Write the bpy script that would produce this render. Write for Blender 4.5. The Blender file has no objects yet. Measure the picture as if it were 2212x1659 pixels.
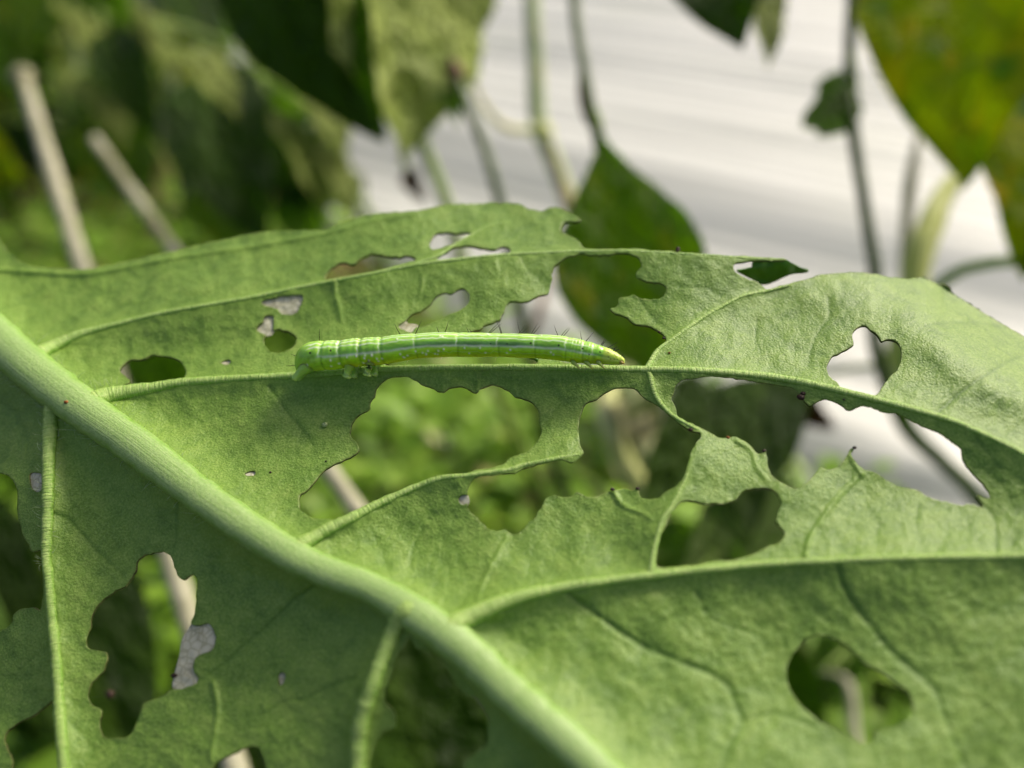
import bpy, math, random
import numpy as np
from mathutils import Vector, Matrix

random.seed(7)
rng = np.random.default_rng(7)
scene = bpy.context.scene
COL = scene.collection

# ------------------------------------------------------------------ camera
PITCH = math.radians(35.0)          # looking down by this much
CAM_H = 0.190                       # camera height above the soil (m)
LENS = 30.5
F = 2212.0 * LENS / 36.0            # focal length in photo units (photo drawn 2212 wide)
cam_d = bpy.data.cameras.new('camera')
cam = bpy.data.objects.new('camera', cam_d)
COL.objects.link(cam)
cam.location = (0, 0, CAM_H)
cam.rotation_euler = (math.pi / 2 - PITCH, 0, 0)
cam_d.lens = LENS
cam_d.sensor_width = 36.0
cam_d.clip_start = 0.002
cam_d.clip_end = 200.0
cam_d.dof.use_dof = True
cam_d.dof.focus_distance = 0.0745
cam_d.dof.aperture_fstop = 11.5
cam_d.dof.aperture_blades = 7
scene.camera = cam

# ------------------------------------------------------------------ sky, sun, exposure
SUN_AZ = math.radians(48)           # measured from +Y (away from camera) towards +X (right)
SUN_EL = math.radians(44)
world = bpy.data.worlds.new('World')
scene.world = world
world.use_nodes = True
wn = world.node_tree
for n in list(wn.nodes):
    wn.nodes.remove(n)
wo = wn.nodes.new('ShaderNodeOutputWorld')
wb = wn.nodes.new('ShaderNodeBackground')
ws = wn.nodes.new('ShaderNodeTexSky')
ws.sky_type = 'NISHITA'
ws.sun_disc = False
ws.sun_elevation = SUN_EL
ws.sun_rotation = SUN_AZ
ws.air_density = 0.7
ws.dust_density = 6.0
ws.ozone_density = 0.3
wb.inputs['Strength'].default_value = 0.14
wn.links.new(ws.outputs[0], wb.inputs[0])
wn.links.new(wb.outputs[0], wo.inputs[0])
sun_d = bpy.data.lights.new('sun', 'SUN')
sun_d.energy = 2.5
sun_d.angle = math.radians(14.0)
sun_d.color = (1.0, 0.94, 0.80)
sun = bpy.data.objects.new('sun', sun_d)
COL.objects.link(sun)
sdir = Vector((math.sin(SUN_AZ) * math.cos(SUN_EL), math.cos(SUN_AZ) * math.cos(SUN_EL), math.sin(SUN_EL)))
sun.rotation_euler = (-sdir).to_track_quat('-Z', 'Y').to_euler()
sun.location = sdir * 5
scene.view_settings.view_transform = 'Standard'
scene.view_settings.look = 'None'
scene.view_settings.exposure = 0.2
scene.view_settings.gamma = 1.0
scene.view_settings.use_curve_mapping = False
scene.render.engine = 'CYCLES'
scene.cycles.use_denoising = True
scene.cycles.max_bounces = 10
scene.cycles.transparent_max_bounces = 12
scene.cycles.caustics_reflective = False
scene.cycles.caustics_refractive = False

# ------------------------------------------------------------------ coordinates
CX, CY = 1106.0, 829.5
AX = np.array([1.0, 0.0, 0.0])
AU = np.array([0.0, math.sin(PITCH), math.cos(PITCH)])
AF = np.array([0.0, math.cos(PITCH), -math.sin(PITCH)])
C0 = np.array([0.0, 0.0, CAM_H])

def ray(x, y):
    x = np.asarray(x, float); y = np.asarray(y, float)
    return ((x - CX) / F)[..., None] * AX - ((y - CY) / F)[..., None] * AU + AF

def W(x, y, z):
    """photo direction (x, y) at depth z metres"""
    return C0 + ray(x, y) * np.asarray(z, float)[..., None]

def V(x, y, z):
    return Vector(W(x, y, z))

def G(x, y, up=0.0):
    """where the photo direction meets the ground"""
    r = ray(x, y)
    t = (up - CAM_H) / r[..., 2]
    return C0 + r * t[..., None]

# leaf plane: passes the focus point, depth grows upwards and a little to the left
SY, SX = 0.72, -0.13
ZF = 0.0750
pn_cam = np.array([-SX, -SY, 1.0])   # plane  z = ZF + SX*x + SY*y   in camera axes (x right, y up, z depth)
# normal towards the camera side
NL = -(pn_cam[0] * AX + pn_cam[1] * AU + pn_cam[2] * AF)
NLEN = np.linalg.norm(NL)
NL = NL / NLEN

def leaf_point(x, y, h_mm):
    r = ray(x, y)
    den = 1.0 - SX * ((np.asarray(x, float) - CX) / F) + SY * ((np.asarray(y, float) - CY) / F)
    # plane moved by h along its normal: depth changes by h*NLEN
    z = (ZF - np.asarray(h_mm) * 0.001 * NLEN) / den
    return C0 + r * z[..., None]

# ------------------------------------------------------------------ helpers: objects and materials
def link(o, parent=None):
    COL.objects.link(o)
    if parent is not None:
        o.parent = parent
        o.matrix_parent_inverse = parent.matrix_world.inverted()
    return o

def tag(o, label, cat=None, group=None, kind=None):
    if label: o['label'] = label
    if cat: o['category'] = cat
    if group: o['group'] = group
    if kind: o['kind'] = kind
    return o

def empty(name, loc, label, cat, group=None):
    o = bpy.data.objects.new(name, None)
    o.empty_display_size = 0.01
    o.location = Vector(loc)
    COL.objects.link(o)
    o.matrix_world = Matrix.Translation(Vector(loc))
    return tag(o, label, cat, group)

def mesh_obj(name, verts, faces, mats, parent=None, smooth=True, midx=None):
    me = bpy.data.meshes.new(name)
    me.from_pydata([tuple(v) for v in verts], [], faces)
    for m in (mats if isinstance(mats, (list, tuple)) else [mats]):
        me.materials.append(m)
    if smooth:
        me.polygons.foreach_set('use_smooth', np.ones(len(me.polygons), bool))
    if midx is not None:
        me.polygons.foreach_set('material_index', np.asarray(midx, np.int32))
    me.update()
    return link(bpy.data.objects.new(name, me), parent)

def setattr_f(me, name, vals):
    a = me.attributes.new(name, 'FLOAT', 'POINT')
    a.data.foreach_set('value', np.asarray(vals, np.float32))

def setattr_c(me, name, cols):
    a = me.attributes.new(name, 'FLOAT_COLOR', 'POINT')
    c = np.ones((len(cols), 4), np.float32); c[:, :3] = cols
    a.data.foreach_set('color', c.ravel())

def srgb(r, g, b):
    def f(c):
        c /= 255.0
        return c / 12.92 if c <= 0.04045 else ((c + 0.055) / 1.055) ** 2.4
    return (f(r), f(g), f(b), 1.0)

class Mat:
    def __init__(self, name):
        self.m = bpy.data.materials.new(name)
        self.m.use_nodes = True
        self.t = self.m.node_tree
        for n in list(self.t.nodes): self.t.nodes.remove(n)
        self.out = self.n('ShaderNodeOutputMaterial')
    def n(self, kind, **kw):
        nd = self.t.nodes.new(kind)
        for k, v in kw.items(): setattr(nd, k, v)
        return nd
    def l(self, a, b): self.t.links.new(a, b)
    def coord(self, kind='Object', scale=(1, 1, 1)):
        tc = self.n('ShaderNodeTexCoord'); mp = self.n('ShaderNodeMapping')
        mp.inputs['Scale'].default_value = scale
        self.l(tc.outputs[kind], mp.inputs['Vector'])
        return mp.outputs[0]
    def noise(self, vec, scale, detail=4, rough=0.55):
        nd = self.n('ShaderNodeTexNoise')
        nd.inputs['Scale'].default_value = scale
        nd.inputs['Detail'].default_value = detail
        nd.inputs['Roughness'].default_value = rough
        self.l(vec, nd.inputs['Vector'])
        return nd.outputs['Fac']
    def voro(self, vec, scale, feature='DISTANCE_TO_EDGE'):
        nd = self.n('ShaderNodeTexVoronoi'); nd.feature = feature
        nd.inputs['Scale'].default_value = scale
        self.l(vec, nd.inputs['Vector'])
        return nd.outputs['Distance']
    def ramp(self, fac, stops):
        nd = self.n('ShaderNodeValToRGB')
        e = nd.color_ramp.elements
        e[0].position, e[0].color = stops[0]
        e[1].position, e[1].color = stops[-1]
        for p, c in stops[1:-1]:
            q = e.new(p); q.color = c
        self.l(fac, nd.inputs[0])
        return nd.outputs[0]
    def mix(self, fac, a, b, mode='MIX'):
        nd = self.n('ShaderNodeMix'); nd.data_type = 'RGBA'; nd.blend_type = mode
        for s, v in ((nd.inputs[0], fac), (nd.inputs[6], a), (nd.inputs[7], b)):
            if hasattr(v, 'is_linked'): self.l(v, s)
            else: s.default_value = v
        return nd.outputs[2]
    def math(self, op, a, b=None, clamp=False):
        nd = self.n('ShaderNodeMath'); nd.operation = op; nd.use_clamp = clamp
        for s, v in ((nd.inputs[0], a), (nd.inputs[1], b)):
            if v is None: continue
            if hasattr(v, 'is_linked'): self.l(v, s)
            else: s.default_value = v
        return nd.outputs[0]
    def attr(self, name, out='Fac'):
        nd = self.n('ShaderNodeAttribute'); nd.attribute_name = name
        return nd.outputs[out]
    def bump(self, height, dist, strength=1.0, normal=None):
        nd = self.n('ShaderNodeBump')
        nd.inputs['Distance'].default_value = dist
        nd.inputs['Strength'].default_value = strength
        self.l(height, nd.inputs['Height'])
        if normal is not None: self.l(normal, nd.inputs['Normal'])
        return nd.outputs[0]
    def principled(self, color, rough=0.5, spec=0.5, normal=None, sss=0.0, sss_r=(1, 1, 1), sss_scale=0.001, trans=0.0, tcol=None):
        p = self.n('ShaderNodeBsdfPrincipled')
        def put(s, v):
            if hasattr(v, 'is_linked'): self.l(v, s)
            else: s.default_value = v
        put(p.inputs['Base Color'], color)
        put(p.inputs['Roughness'], rough)
        put(p.inputs['Specular IOR Level'], spec)
        if normal is not None: self.l(normal, p.inputs['Normal'])
        if sss > 0:
            p.inputs['Subsurface Weight'].default_value = sss
            p.inputs['Subsurface Radius'].default_value = sss_r
            p.inputs['Subsurface Scale'].default_value = sss_scale
        res = p.outputs[0]
        if trans > 0:
            t = self.n('ShaderNodeBsdfTranslucent')
            put(t.inputs['Color'], tcol if tcol is not None else color)
            if normal is not None: self.l(normal, t.inputs['Normal'])
            ms = self.n('ShaderNodeMixShader')
            ms.inputs[0].default_value = trans
            self.l(res, ms.inputs[1]); self.l(t.outputs[0], ms.inputs[2])
            res = ms.outputs[0]
        self.l(res, self.out.inputs['Surface'])
        return p

# --- chewed leaf blade (underside): pale, granular, faint fine veins
def mat_blade():
    m = Mat('leaf_underside')
    co = m.coord('Object')
    big = m.noise(co, 110, 3, 0.5)
    mid = m.noise(co, 520, 4, 0.6)
    grain = m.noise(co, 5200, 2, 0.6)
    cell = m.voro(co, 900)
    c = m.ramp(big, [(0.3, srgb(116, 154, 55)), (0.7, srgb(149, 181, 80))])
    c2 = m.ramp(mid, [(0.34, srgb(79, 120, 40)), (0.5, srgb(131, 168, 68)), (0.72, srgb(161, 188, 89))])
    c = m.mix(0.6, c, c2)
    gg = m.ramp(grain, [(0.36, srgb(84, 120, 36)), (0.5, srgb(132, 166, 70)), (0.66, srgb(184, 206, 116))])
    c = m.mix(0.32, c, gg)
    fine = m.ramp(cell, [(0.0, (1, 1, 1, 1)), (0.09, (0, 0, 0, 1))])
    c = m.mix(m.math('MULTIPLY', fine, 0.22), c, srgb(92, 128, 52))
    vein = m.attr('vein')
    c = m.mix(m.math('MULTIPLY', vein, 0.6), c, srgb(146, 182, 74))
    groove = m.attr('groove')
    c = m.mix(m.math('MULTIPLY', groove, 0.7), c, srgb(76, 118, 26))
    edge = m.attr('edge')
    en = m.math('MULTIPLY', edge, m.ramp(mid, [(0.35, (0.2, 0.2, 0.2, 1)), (0.6, (1, 1, 1, 1))]))
    c = m.mix(m.math('MULTIPLY', en, 0.45), c, srgb(104, 104, 56))
    h = m.math('ADD', m.math('MULTIPLY', grain, 0.5), m.math('MULTIPLY', mid, 0.9))
    nb = m.bump(h, 0.00016, 1.0)
    m.principled(c, 0.42, 0.42, nb, trans=0.25, tcol=m.mix(0.5, c, srgb(150, 190, 40)))
    return m.m

def mat_blade_top():
    m = Mat('leaf_upperside')
    co = m.coord('Object')
    n1 = m.noise(co, 300, 4)
    c = m.ramp(n1, [(0.3, srgb(66, 116, 20)), (0.7, srgb(96, 148, 36))])
    m.principled(c, 0.4, 0.4, m.bump(n1, 0.0002), trans=0.25, tcol=srgb(120, 160, 30))
    return m.m

def mat_rim():
    m = Mat('leaf_cut_edge')
    n1 = m.noise(m.coord('Object'), 900, 3)
    c = m.ramp(n1, [(0.35, srgb(66, 70, 32)), (0.55, srgb(98, 112, 52)), (0.75, srgb(132, 124, 78))])
    m.principled(c, 0.7, 0.2)
    return m.m

def mat_vein(light, dark, name, edgec, ribmix=0.35, sss=0.15):
    m = Mat(name)
    uv = m.coord('UV', (1, 1, 1))
    mp = m.n('ShaderNodeMapping'); mp.inputs['Scale'].default_value = (0.05, 5.0, 1)
    m.l(uv, mp.inputs['Vector'])
    st = m.noise(mp.outputs[0], 4.0, 4, 0.65)
    mp2 = m.n('ShaderNodeMapping'); mp2.inputs['Scale'].default_value = (6.0, 0.6, 1)
    m.l(uv, mp2.inputs['Vector'])
    rib = m.noise(mp2.outputs[0], 1.0, 2)
    co = m.coord('Object')
    gr = m.noise(co, 3500, 3)
    c = m.ramp(st, [(0.3, dark), (0.7, light)])
    c = m.mix(ribmix, c, m.ramp(rib, [(0.35, dark), (0.65, light)]))
    side = m.attr('side')
    c = m.mix(m.math('MULTIPLY', side, 0.85), c, edgec)
    c = m.mix(0.25, c, m.ramp(gr, [(0.4, dark), (0.65, light)]))
    h = m.math('ADD', m.math('MULTIPLY', rib, ribmix * 2.6), m.math('ADD', m.math('MULTIPLY', gr, 0.4), m.math('MULTIPLY', st, 0.3)))
    m.principled(c, 0.42, 0.4, m.bump(h, 0.00012), sss=sss, sss_r=(0.5, 1, 0.2), sss_scale=0.0005)
    return m.m

M_BLADE, M_TOP, M_RIM = mat_blade(), mat_blade_top(), mat_rim()
M_MIDRIB = mat_vein(srgb(174, 198, 130), srgb(128, 164, 78), 'midrib_skin', srgb(112, 160, 30), 0.05)
M_VEIN = mat_vein(srgb(186, 208, 122), srgb(120, 162, 54), 'vein_skin', srgb(100, 152, 26), 0.5)

def simple_mat(name, stops, scale, rough=0.6, spec=0.3, bump=0.0, trans=0.0, tcol=None, detail=4):
    m = Mat(name)
    n1 = m.noise(m.coord('Object'), scale, detail)
    c = m.ramp(n1, stops)
    m.principled(c, rough, spec, m.bump(n1, bump) if bump else None, trans=trans, tcol=tcol)
    return m.m

# ------------------------------------------------------------------ numpy geometry helpers
def catmull(pts, sub=4, closed=True):
    p = np.asarray(pts, float)
    n = len(p)
    out = []
    rngi = range(n) if closed else range(n - 1)
    for i in rngi:
        if closed:
            p0, p1, p2, p3 = p[(i - 1) % n], p[i], p[(i + 1) % n], p[(i + 2) % n]
        else:
            p1, p2 = p[i], p[i + 1]
            p0 = p[i - 1] if i > 0 else 2 * p1 - p2
            p3 = p[i + 2] if i + 2 < n else 2 * p2 - p1
        for k in range(sub):
            t = k / sub
            q = 0.5 * ((2 * p1) + (-p0 + p2) * t + (2 * p0 - 5 * p1 + 4 * p2 - p3) * t * t + (-p0 + 3 * p1 - 3 * p2 + p3) * t ** 3)
            out.append(q)
    if not closed: out.append(p[-1])
    return np.array(out)

def seg_dist(px, py, poly, closed):
    """distance to polyline, index of nearest segment and parameter"""
    best = np.full(px.shape, 1e9); bi = np.zeros(px.shape, int); bt = np.zeros(px.shape)
    n = len(poly)
    for i in range(n if closed else n - 1):
        a, b = poly[i][:2], poly[(i + 1) % n][:2]
        d = b - a
        L2 = float(d @ d) + 1e-9
        t = np.clip(((px - a[0]) * d[0] + (py - a[1]) * d[1]) / L2, 0, 1)
        q = np.hypot(px - (a[0] + t * d[0]), py - (a[1] + t * d[1]))
        m = q < best
        best = np.where(m, q, best); bi = np.where(m, i, bi); bt = np.where(m, t, bt)
    return best, bi, bt

def inside(px, py, poly):
    r = np.zeros(px.shape, bool)
    n = len(poly)
    for i in range(n):
        a, b = poly[i], poly[(i + 1) % n]
        if a[1] == b[1]: continue
        c = (a[1] > py) != (b[1] > py)
        xi = a[0] + (py - a[1]) * (b[0] - a[0]) / (b[1] - a[1])
        r ^= c & (px < xi)
    return r

def vnoise(shape_xy, x, y, cell, seed):
    """smooth value noise on arbitrary coordinates, range about -1..1"""
    r = np.random.default_rng(seed)
    g = r.uniform(-1, 1, (256, 256))
    u, v = x / cell, y / cell
    iu, iv = np.floor(u).astype(int), np.floor(v).astype(int)
    fu, fv = u - iu, v - iv
    fu = fu * fu * (3 - 2 * fu); fv = fv * fv * (3 - 2 * fv)
    a = g[iu % 256, iv % 256]; b = g[(iu + 1) % 256, iv % 256]
    c = g[iu % 256, (iv + 1) % 256]; d = g[(iu + 1) % 256, (iv + 1) % 256]
    return (a * (1 - fu) + b * fu) * (1 - fv) + (c * (1 - fu) + d * fu) * fv

def blur(a, n, it=3):
    k = np.ones(2 * n + 1) / (2 * n + 1)
    for _ in range(it):
        p = np.pad(a, ((n, n), (0, 0)), 'edge')
        cs = np.cumsum(np.vstack([np.zeros((1, p.shape[1])), p]), 0)
        a = (cs[2 * n + 1:] - cs[:-(2 * n + 1)]) / (2 * n + 1)
        p = np.pad(a, ((0, 0), (n, n)), 'edge')
        cs = np.cumsum(np.hstack([np.zeros((p.shape[0], 1)), p]), 1)
        a = (cs[:, 2 * n + 1:] - cs[:, :-(2 * n + 1)]) / (2 * n + 1)
    return a

def marching(phi, xs, ys):
    """phi[j, i] > 0 inside. Returns 2-D verts and polygon list."""
    ny, nx = phi.shape
    ins = phi > 0
    gid = np.full((ny, nx), -1); 
    gid[ins] = np.arange(ins.sum())
    jj, ii = np.nonzero(ins)
    verts = [np.stack([xs[ii], ys[jj]], 1)]
    base = len(ii)
    hx = ins[:, :-1] != ins[:, 1:]
    hid = np.full(hx.shape, -1); hid[hx] = base + np.arange(hx.sum()); base += hx.sum()
    j, i = np.nonzero(hx)
    t = phi[j, i] / (phi[j, i] - phi[j, i + 1])
    verts.append(np.stack([xs[i] + t * (xs[i + 1] - xs[i]), ys[j]], 1))
    vx = ins[:-1] != ins[1:]
    vid = np.full(vx.shape, -1); vid[vx] = base + np.arange(vx.sum())
    j, i = np.nonzero(vx)
    t = phi[j, i] / (phi[j, i] - phi[j + 1, i])
    verts.append(np.stack([xs[i], ys[j] + t * (ys[j + 1] - ys[j])], 1))
    verts = np.vstack(verts)
    code = ins[:-1, :-1] * 1 + ins[:-1, 1:] * 2 + ins[1:, 1:] * 4 + ins[1:, :-1] * 8
    faces = []
    for cs in range(1, 16):
        j, i = np.nonzero(code == cs)
        if len(j) == 0: continue
        cor = [gid[j, i], gid[j, i + 1], gid[j + 1, i + 1], gid[j + 1, i]]
        edg = []
        edg.append(hid[j, i]); edg.append(vid[j, i + 1]); edg.append(hid[j + 1, i]); edg.append(vid[j, i])
        cols = []
        for k in range(4):
            if cs >> k & 1: cols.append(cor[k])
            if (cs >> k & 1) != (cs >> ((k + 1) % 4) & 1): cols.append(edg[k])
        faces += np.stack(cols, 1).tolist()
    return verts, faces

def tube(path, radii, nseg=10, normal=None, flat=1.0, caps=True, ref=(0, 0, 1)):
    """tube along 3-D points; radii per point; flat scales the radius along `normal`."""
    P = np.asarray(path, float); n = len(P)
    R = np.broadcast_to(np.asarray(radii, float), (n,))
    T = np.gradient(P, axis=0); T /= np.linalg.norm(T, axis=1)[:, None] + 1e-12
    nrm = np.asarray(normal if normal is not None else ref, float)
    B = np.cross(T, nrm); bl = np.linalg.norm(B, axis=1)
    if bl.min() < 1e-3:
        B = np.cross(T, np.array([0.31, 0.9, 0.17])); bl = np.linalg.norm(B, axis=1)
    B /= bl[:, None]
    N = np.cross(B, T)
    a = np.linspace(0, 2 * math.pi, nseg, endpoint=False)
    ca, sa = np.cos(a), np.sin(a)
    vs = P[:, None, :] + R[:, None, None] * (ca[None, :, None] * B[:, None, :] + flat * sa[None, :, None] * N[:, None, :])
    vs = vs.reshape(-1, 3)
    fs = []
    for i in range(n - 1):
        for k in range(nseg):
            k2 = (k + 1) % nseg
            fs.append((i * nseg + k, i * nseg + k2, (i + 1) * nseg + k2, (i + 1) * nseg + k))
    if caps:
        fs.append(tuple(reversed(range(nseg)))); fs.append(tuple(range((n - 1) * nseg, n * nseg)))
    return vs, fs

def tube_obj(name, path, radii, mat, parent=None, nseg=10, **kw):
    v, f = tube(path, radii, nseg, **kw)
    return mesh_obj(name, v, f, mat, parent)

# ==================================================================== GROUND
def build_ground():
    m = Mat('soil')
    co = m.coord('Object')
    n1 = m.noise(co, 60, 6, 0.65); n2 = m.noise(co, 9, 4)
    c = m.ramp(n1, [(0.3, srgb(46, 38, 24)), (0.6, srgb(86, 70, 48)), (0.8, srgb(120, 104, 76))])
    c = m.mix(m.ramp(n2, [(0.45, (0, 0, 0, 1)), (0.65, (0.6, 0.6, 0.6, 1))]), c, srgb(60, 66, 28))
    m.principled(c, 0.95, 0.1, m.bump(n1, 0.006))
    g = 140
    u = np.linspace(-1, 1, g)
    s = np.sign(u) * (np.abs(u) ** 4) * 40 + u * 1.2
    X, Y = np.meshgrid(s, s)
    Z = 0.006 * vnoise(None, X, Y, 0.09, 1) * np.exp(-np.hypot(X, Y) / 3) - 0.006
    vs = np.stack([X, Y, Z], -1).reshape(-1, 3)
    fs = [(j * g + i, j * g + i + 1, (j + 1) * g + i + 1, (j + 1) * g + i) for j in range(g - 1) for i in range(g - 1)]
    o = mesh_obj('ground', vs, fs, m.m)
    tag(o, 'brown crumbly soil under the weeds', None, None, 'structure')
build_ground()

# edge of the pale sheet on the ground (soil and weeds on the near left, sheet on the far right)
EDGE_D = [(-420, -260), (120, -60), (400, 160), (640, 420), (900, 640), (1300, 840), (1720, 985), (2212, 1230), (2700, 1560)]
edge_w = np.array([G(x, y)[:2] for x, y in EDGE_D])
A_ = G(1450, 150)[:2]; B_ = G(2212, 262)[:2]
SDIR = (B_ - A_) / np.linalg.norm(B_ - A_)         # direction of the creases on the sheet
SPER = np.array([-SDIR[1], SDIR[0]])

def side_of_edge(x, y):
    """signed distance to the sheet edge, > 0 on the sheet"""
    d, i, t = seg_dist(x, y, edge_w, False)
    a = edge_w[i]; b = edge_w[np.minimum(i + 1, len(edge_w) - 1)]
    cr = (b[..., 0] - a[..., 0]) * (y - a[..., 1]) - (b[..., 1] - a[..., 1]) * (x - a[..., 0])
    return d * np.sign(cr) * (1 if SHEET_SIGN else -1)
SHEET_SIGN = True
tst = G(1800, 300)[:2]
if side_of_edge(np.array([tst[0]]), np.array([tst[1]]))[0] < 0:
    SHEET_SIGN = False

def build_sheet():
    m = Mat('pale_film')
    co = m.coord('Object')
    rot = m.n('ShaderNodeMapping'); rot.inputs['Rotation'].default_value = (0, 0, -math.atan2(SDIR[1], SDIR[0]))
    m.l(co, rot.inputs['Vector'])
    sc = m.n('ShaderNodeMapping'); sc.inputs['Scale'].default_value = (0.25, 12, 1)
    m.l(rot.outputs[0], sc.inputs['Vector'])
    n1 = m.noise(sc.outputs[0], 4, 5, 0.6)
    n2 = m.noise(co, 7, 4)
    c = m.ramp(n1, [(0.3, srgb(176, 178, 170)), (0.7, srgb(208, 209, 200))])
    c = m.mix(m.ramp(n2, [(0.5, (0, 0, 0, 1)), (0.75, (0.3, 0.3, 0.3, 1))]), c, srgb(168, 176, 154))
    m.principled(c, 0.42, 0.45, m.bump(n1, 0.003))
    # coordinates along / across the creases
    o0 = G(1700, 420)[:2]
    nu, nv = 150, 420
    us = np.linspace(-2.2, 2.2, nu)
    vs_ = np.concatenate([np.linspace(-0.45, 1.0, 1000), np.linspace(1.02, 5, 80)])
    U, Vv = np.meshgrid(us, vs_)
    X = o0[0] + U * SDIR[0] + Vv * SPER[0]; Y = o0[1] + U * SDIR[1] + Vv * SPER[1]
    r = np.random.default_rng(3)
    Z = np.full(X.shape, 0.004)
    for k in range(230):                                  # long narrow creases
        v0 = r.uniform(-0.4, 1.0); w = r.uniform(0.0022, 0.006); a = r.uniform(0.0004, 0.0014)
        ph = r.uniform(0, 6.28)
        Z += a * np.exp(-((Vv - v0 - 0.012 * np.sin(U * 3 + ph)) / w) ** 2)
    st_ = np.clip((Vv + 0.118 + 0.01 * np.sin(U * 2.5)) / 0.066, 0, 1)
    Z += 0.021 * st_ * st_ * (3 - 2 * st_) + 0.005 * np.exp(-((Vv - 0.30) / 0.09) ** 2)
    Z += 0.003 * vnoise(None, X, Y, 0.22, 5)
    Z = np.maximum(Z, 0.0035)
    sd = side_of_edge(X, Y)
    verts = np.stack([X, Y, Z + np.where(sd < 0.02, -0.012 * (0.02 - sd) / 0.02, 0)], -1).reshape(-1, 3)
    n = nu
    keep = sd > -0.012
    fs = []
    for j in range(len(vs_) - 1):
        for i in range(nu - 1):
            if keep[j, i] and keep[j, i + 1] and keep[j + 1, i] and keep[j + 1, i + 1]:
                fs.append((j * n + i, j * n + i + 1, (j + 1) * n + i + 1, (j + 1) * n + i))
    used = sorted({q for f in fs for q in f}); mp = {q: k for k, q in enumerate(used)}
    o = mesh_obj('ground_sheet', verts[used], [tuple(mp[q] for q in f) for f in fs], m.m)
    tag(o, 'pale creased plastic film covering the ground beyond the weeds', None, None, 'structure')
build_sheet()

# ==================================================================== THE CHEWED LEAF
OUTLINE = [(-260, 330), (-160, 330), (-80, 420), (-30, 480), (0, 520), (25, 550), (62, 573), (112, 578), (175, 581), (212, 577), (262, 567), (312, 555), (375, 541), (450, 525), (553, 502),
 (640, 497), (695, 497), (728, 485), (768, 469), (803, 462), (903, 454), (965, 442), (1028, 439), (1078, 438), (1121, 440), (1141, 449), (1165, 456), (1188, 449), (1206, 447), (1221, 456), (1246, 469), (1262, 480),
 (1246, 480), (1231, 478), (1221, 478), (1215, 485), (1211, 494), (1215, 502), (1223, 507), (1241, 515), (1251, 524), (1261, 534), (1274, 539), (1306, 539), (1356, 538), (1406, 540), (1481, 545), (1556, 551), (1631, 555), (1690, 558), (1700, 562),
 (1660, 563), (1620, 564), (1590, 568), (1583, 576), (1590, 588), (1610, 600), (1640, 613), (1659, 624), (1709, 611), (1771, 595), (1834, 588), (1879, 590), (1921, 598), (1959, 602), (1991, 599), (2014, 607), (2046, 621), (2071, 642), (2109, 664), (2159, 696), (2212, 726),
 (2330, 805), (2440, 920), (2500, 1050), (2520, 1250), (2470, 1450), (2390, 1640), (2260, 1800), (2080, 1900), (1850, 1950), (1560, 1960), (1200, 1950), (800, 1940), (300, 1930), (-100, 1900), (-230, 1600), (-250, 1100), (-260, 700)]
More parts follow.
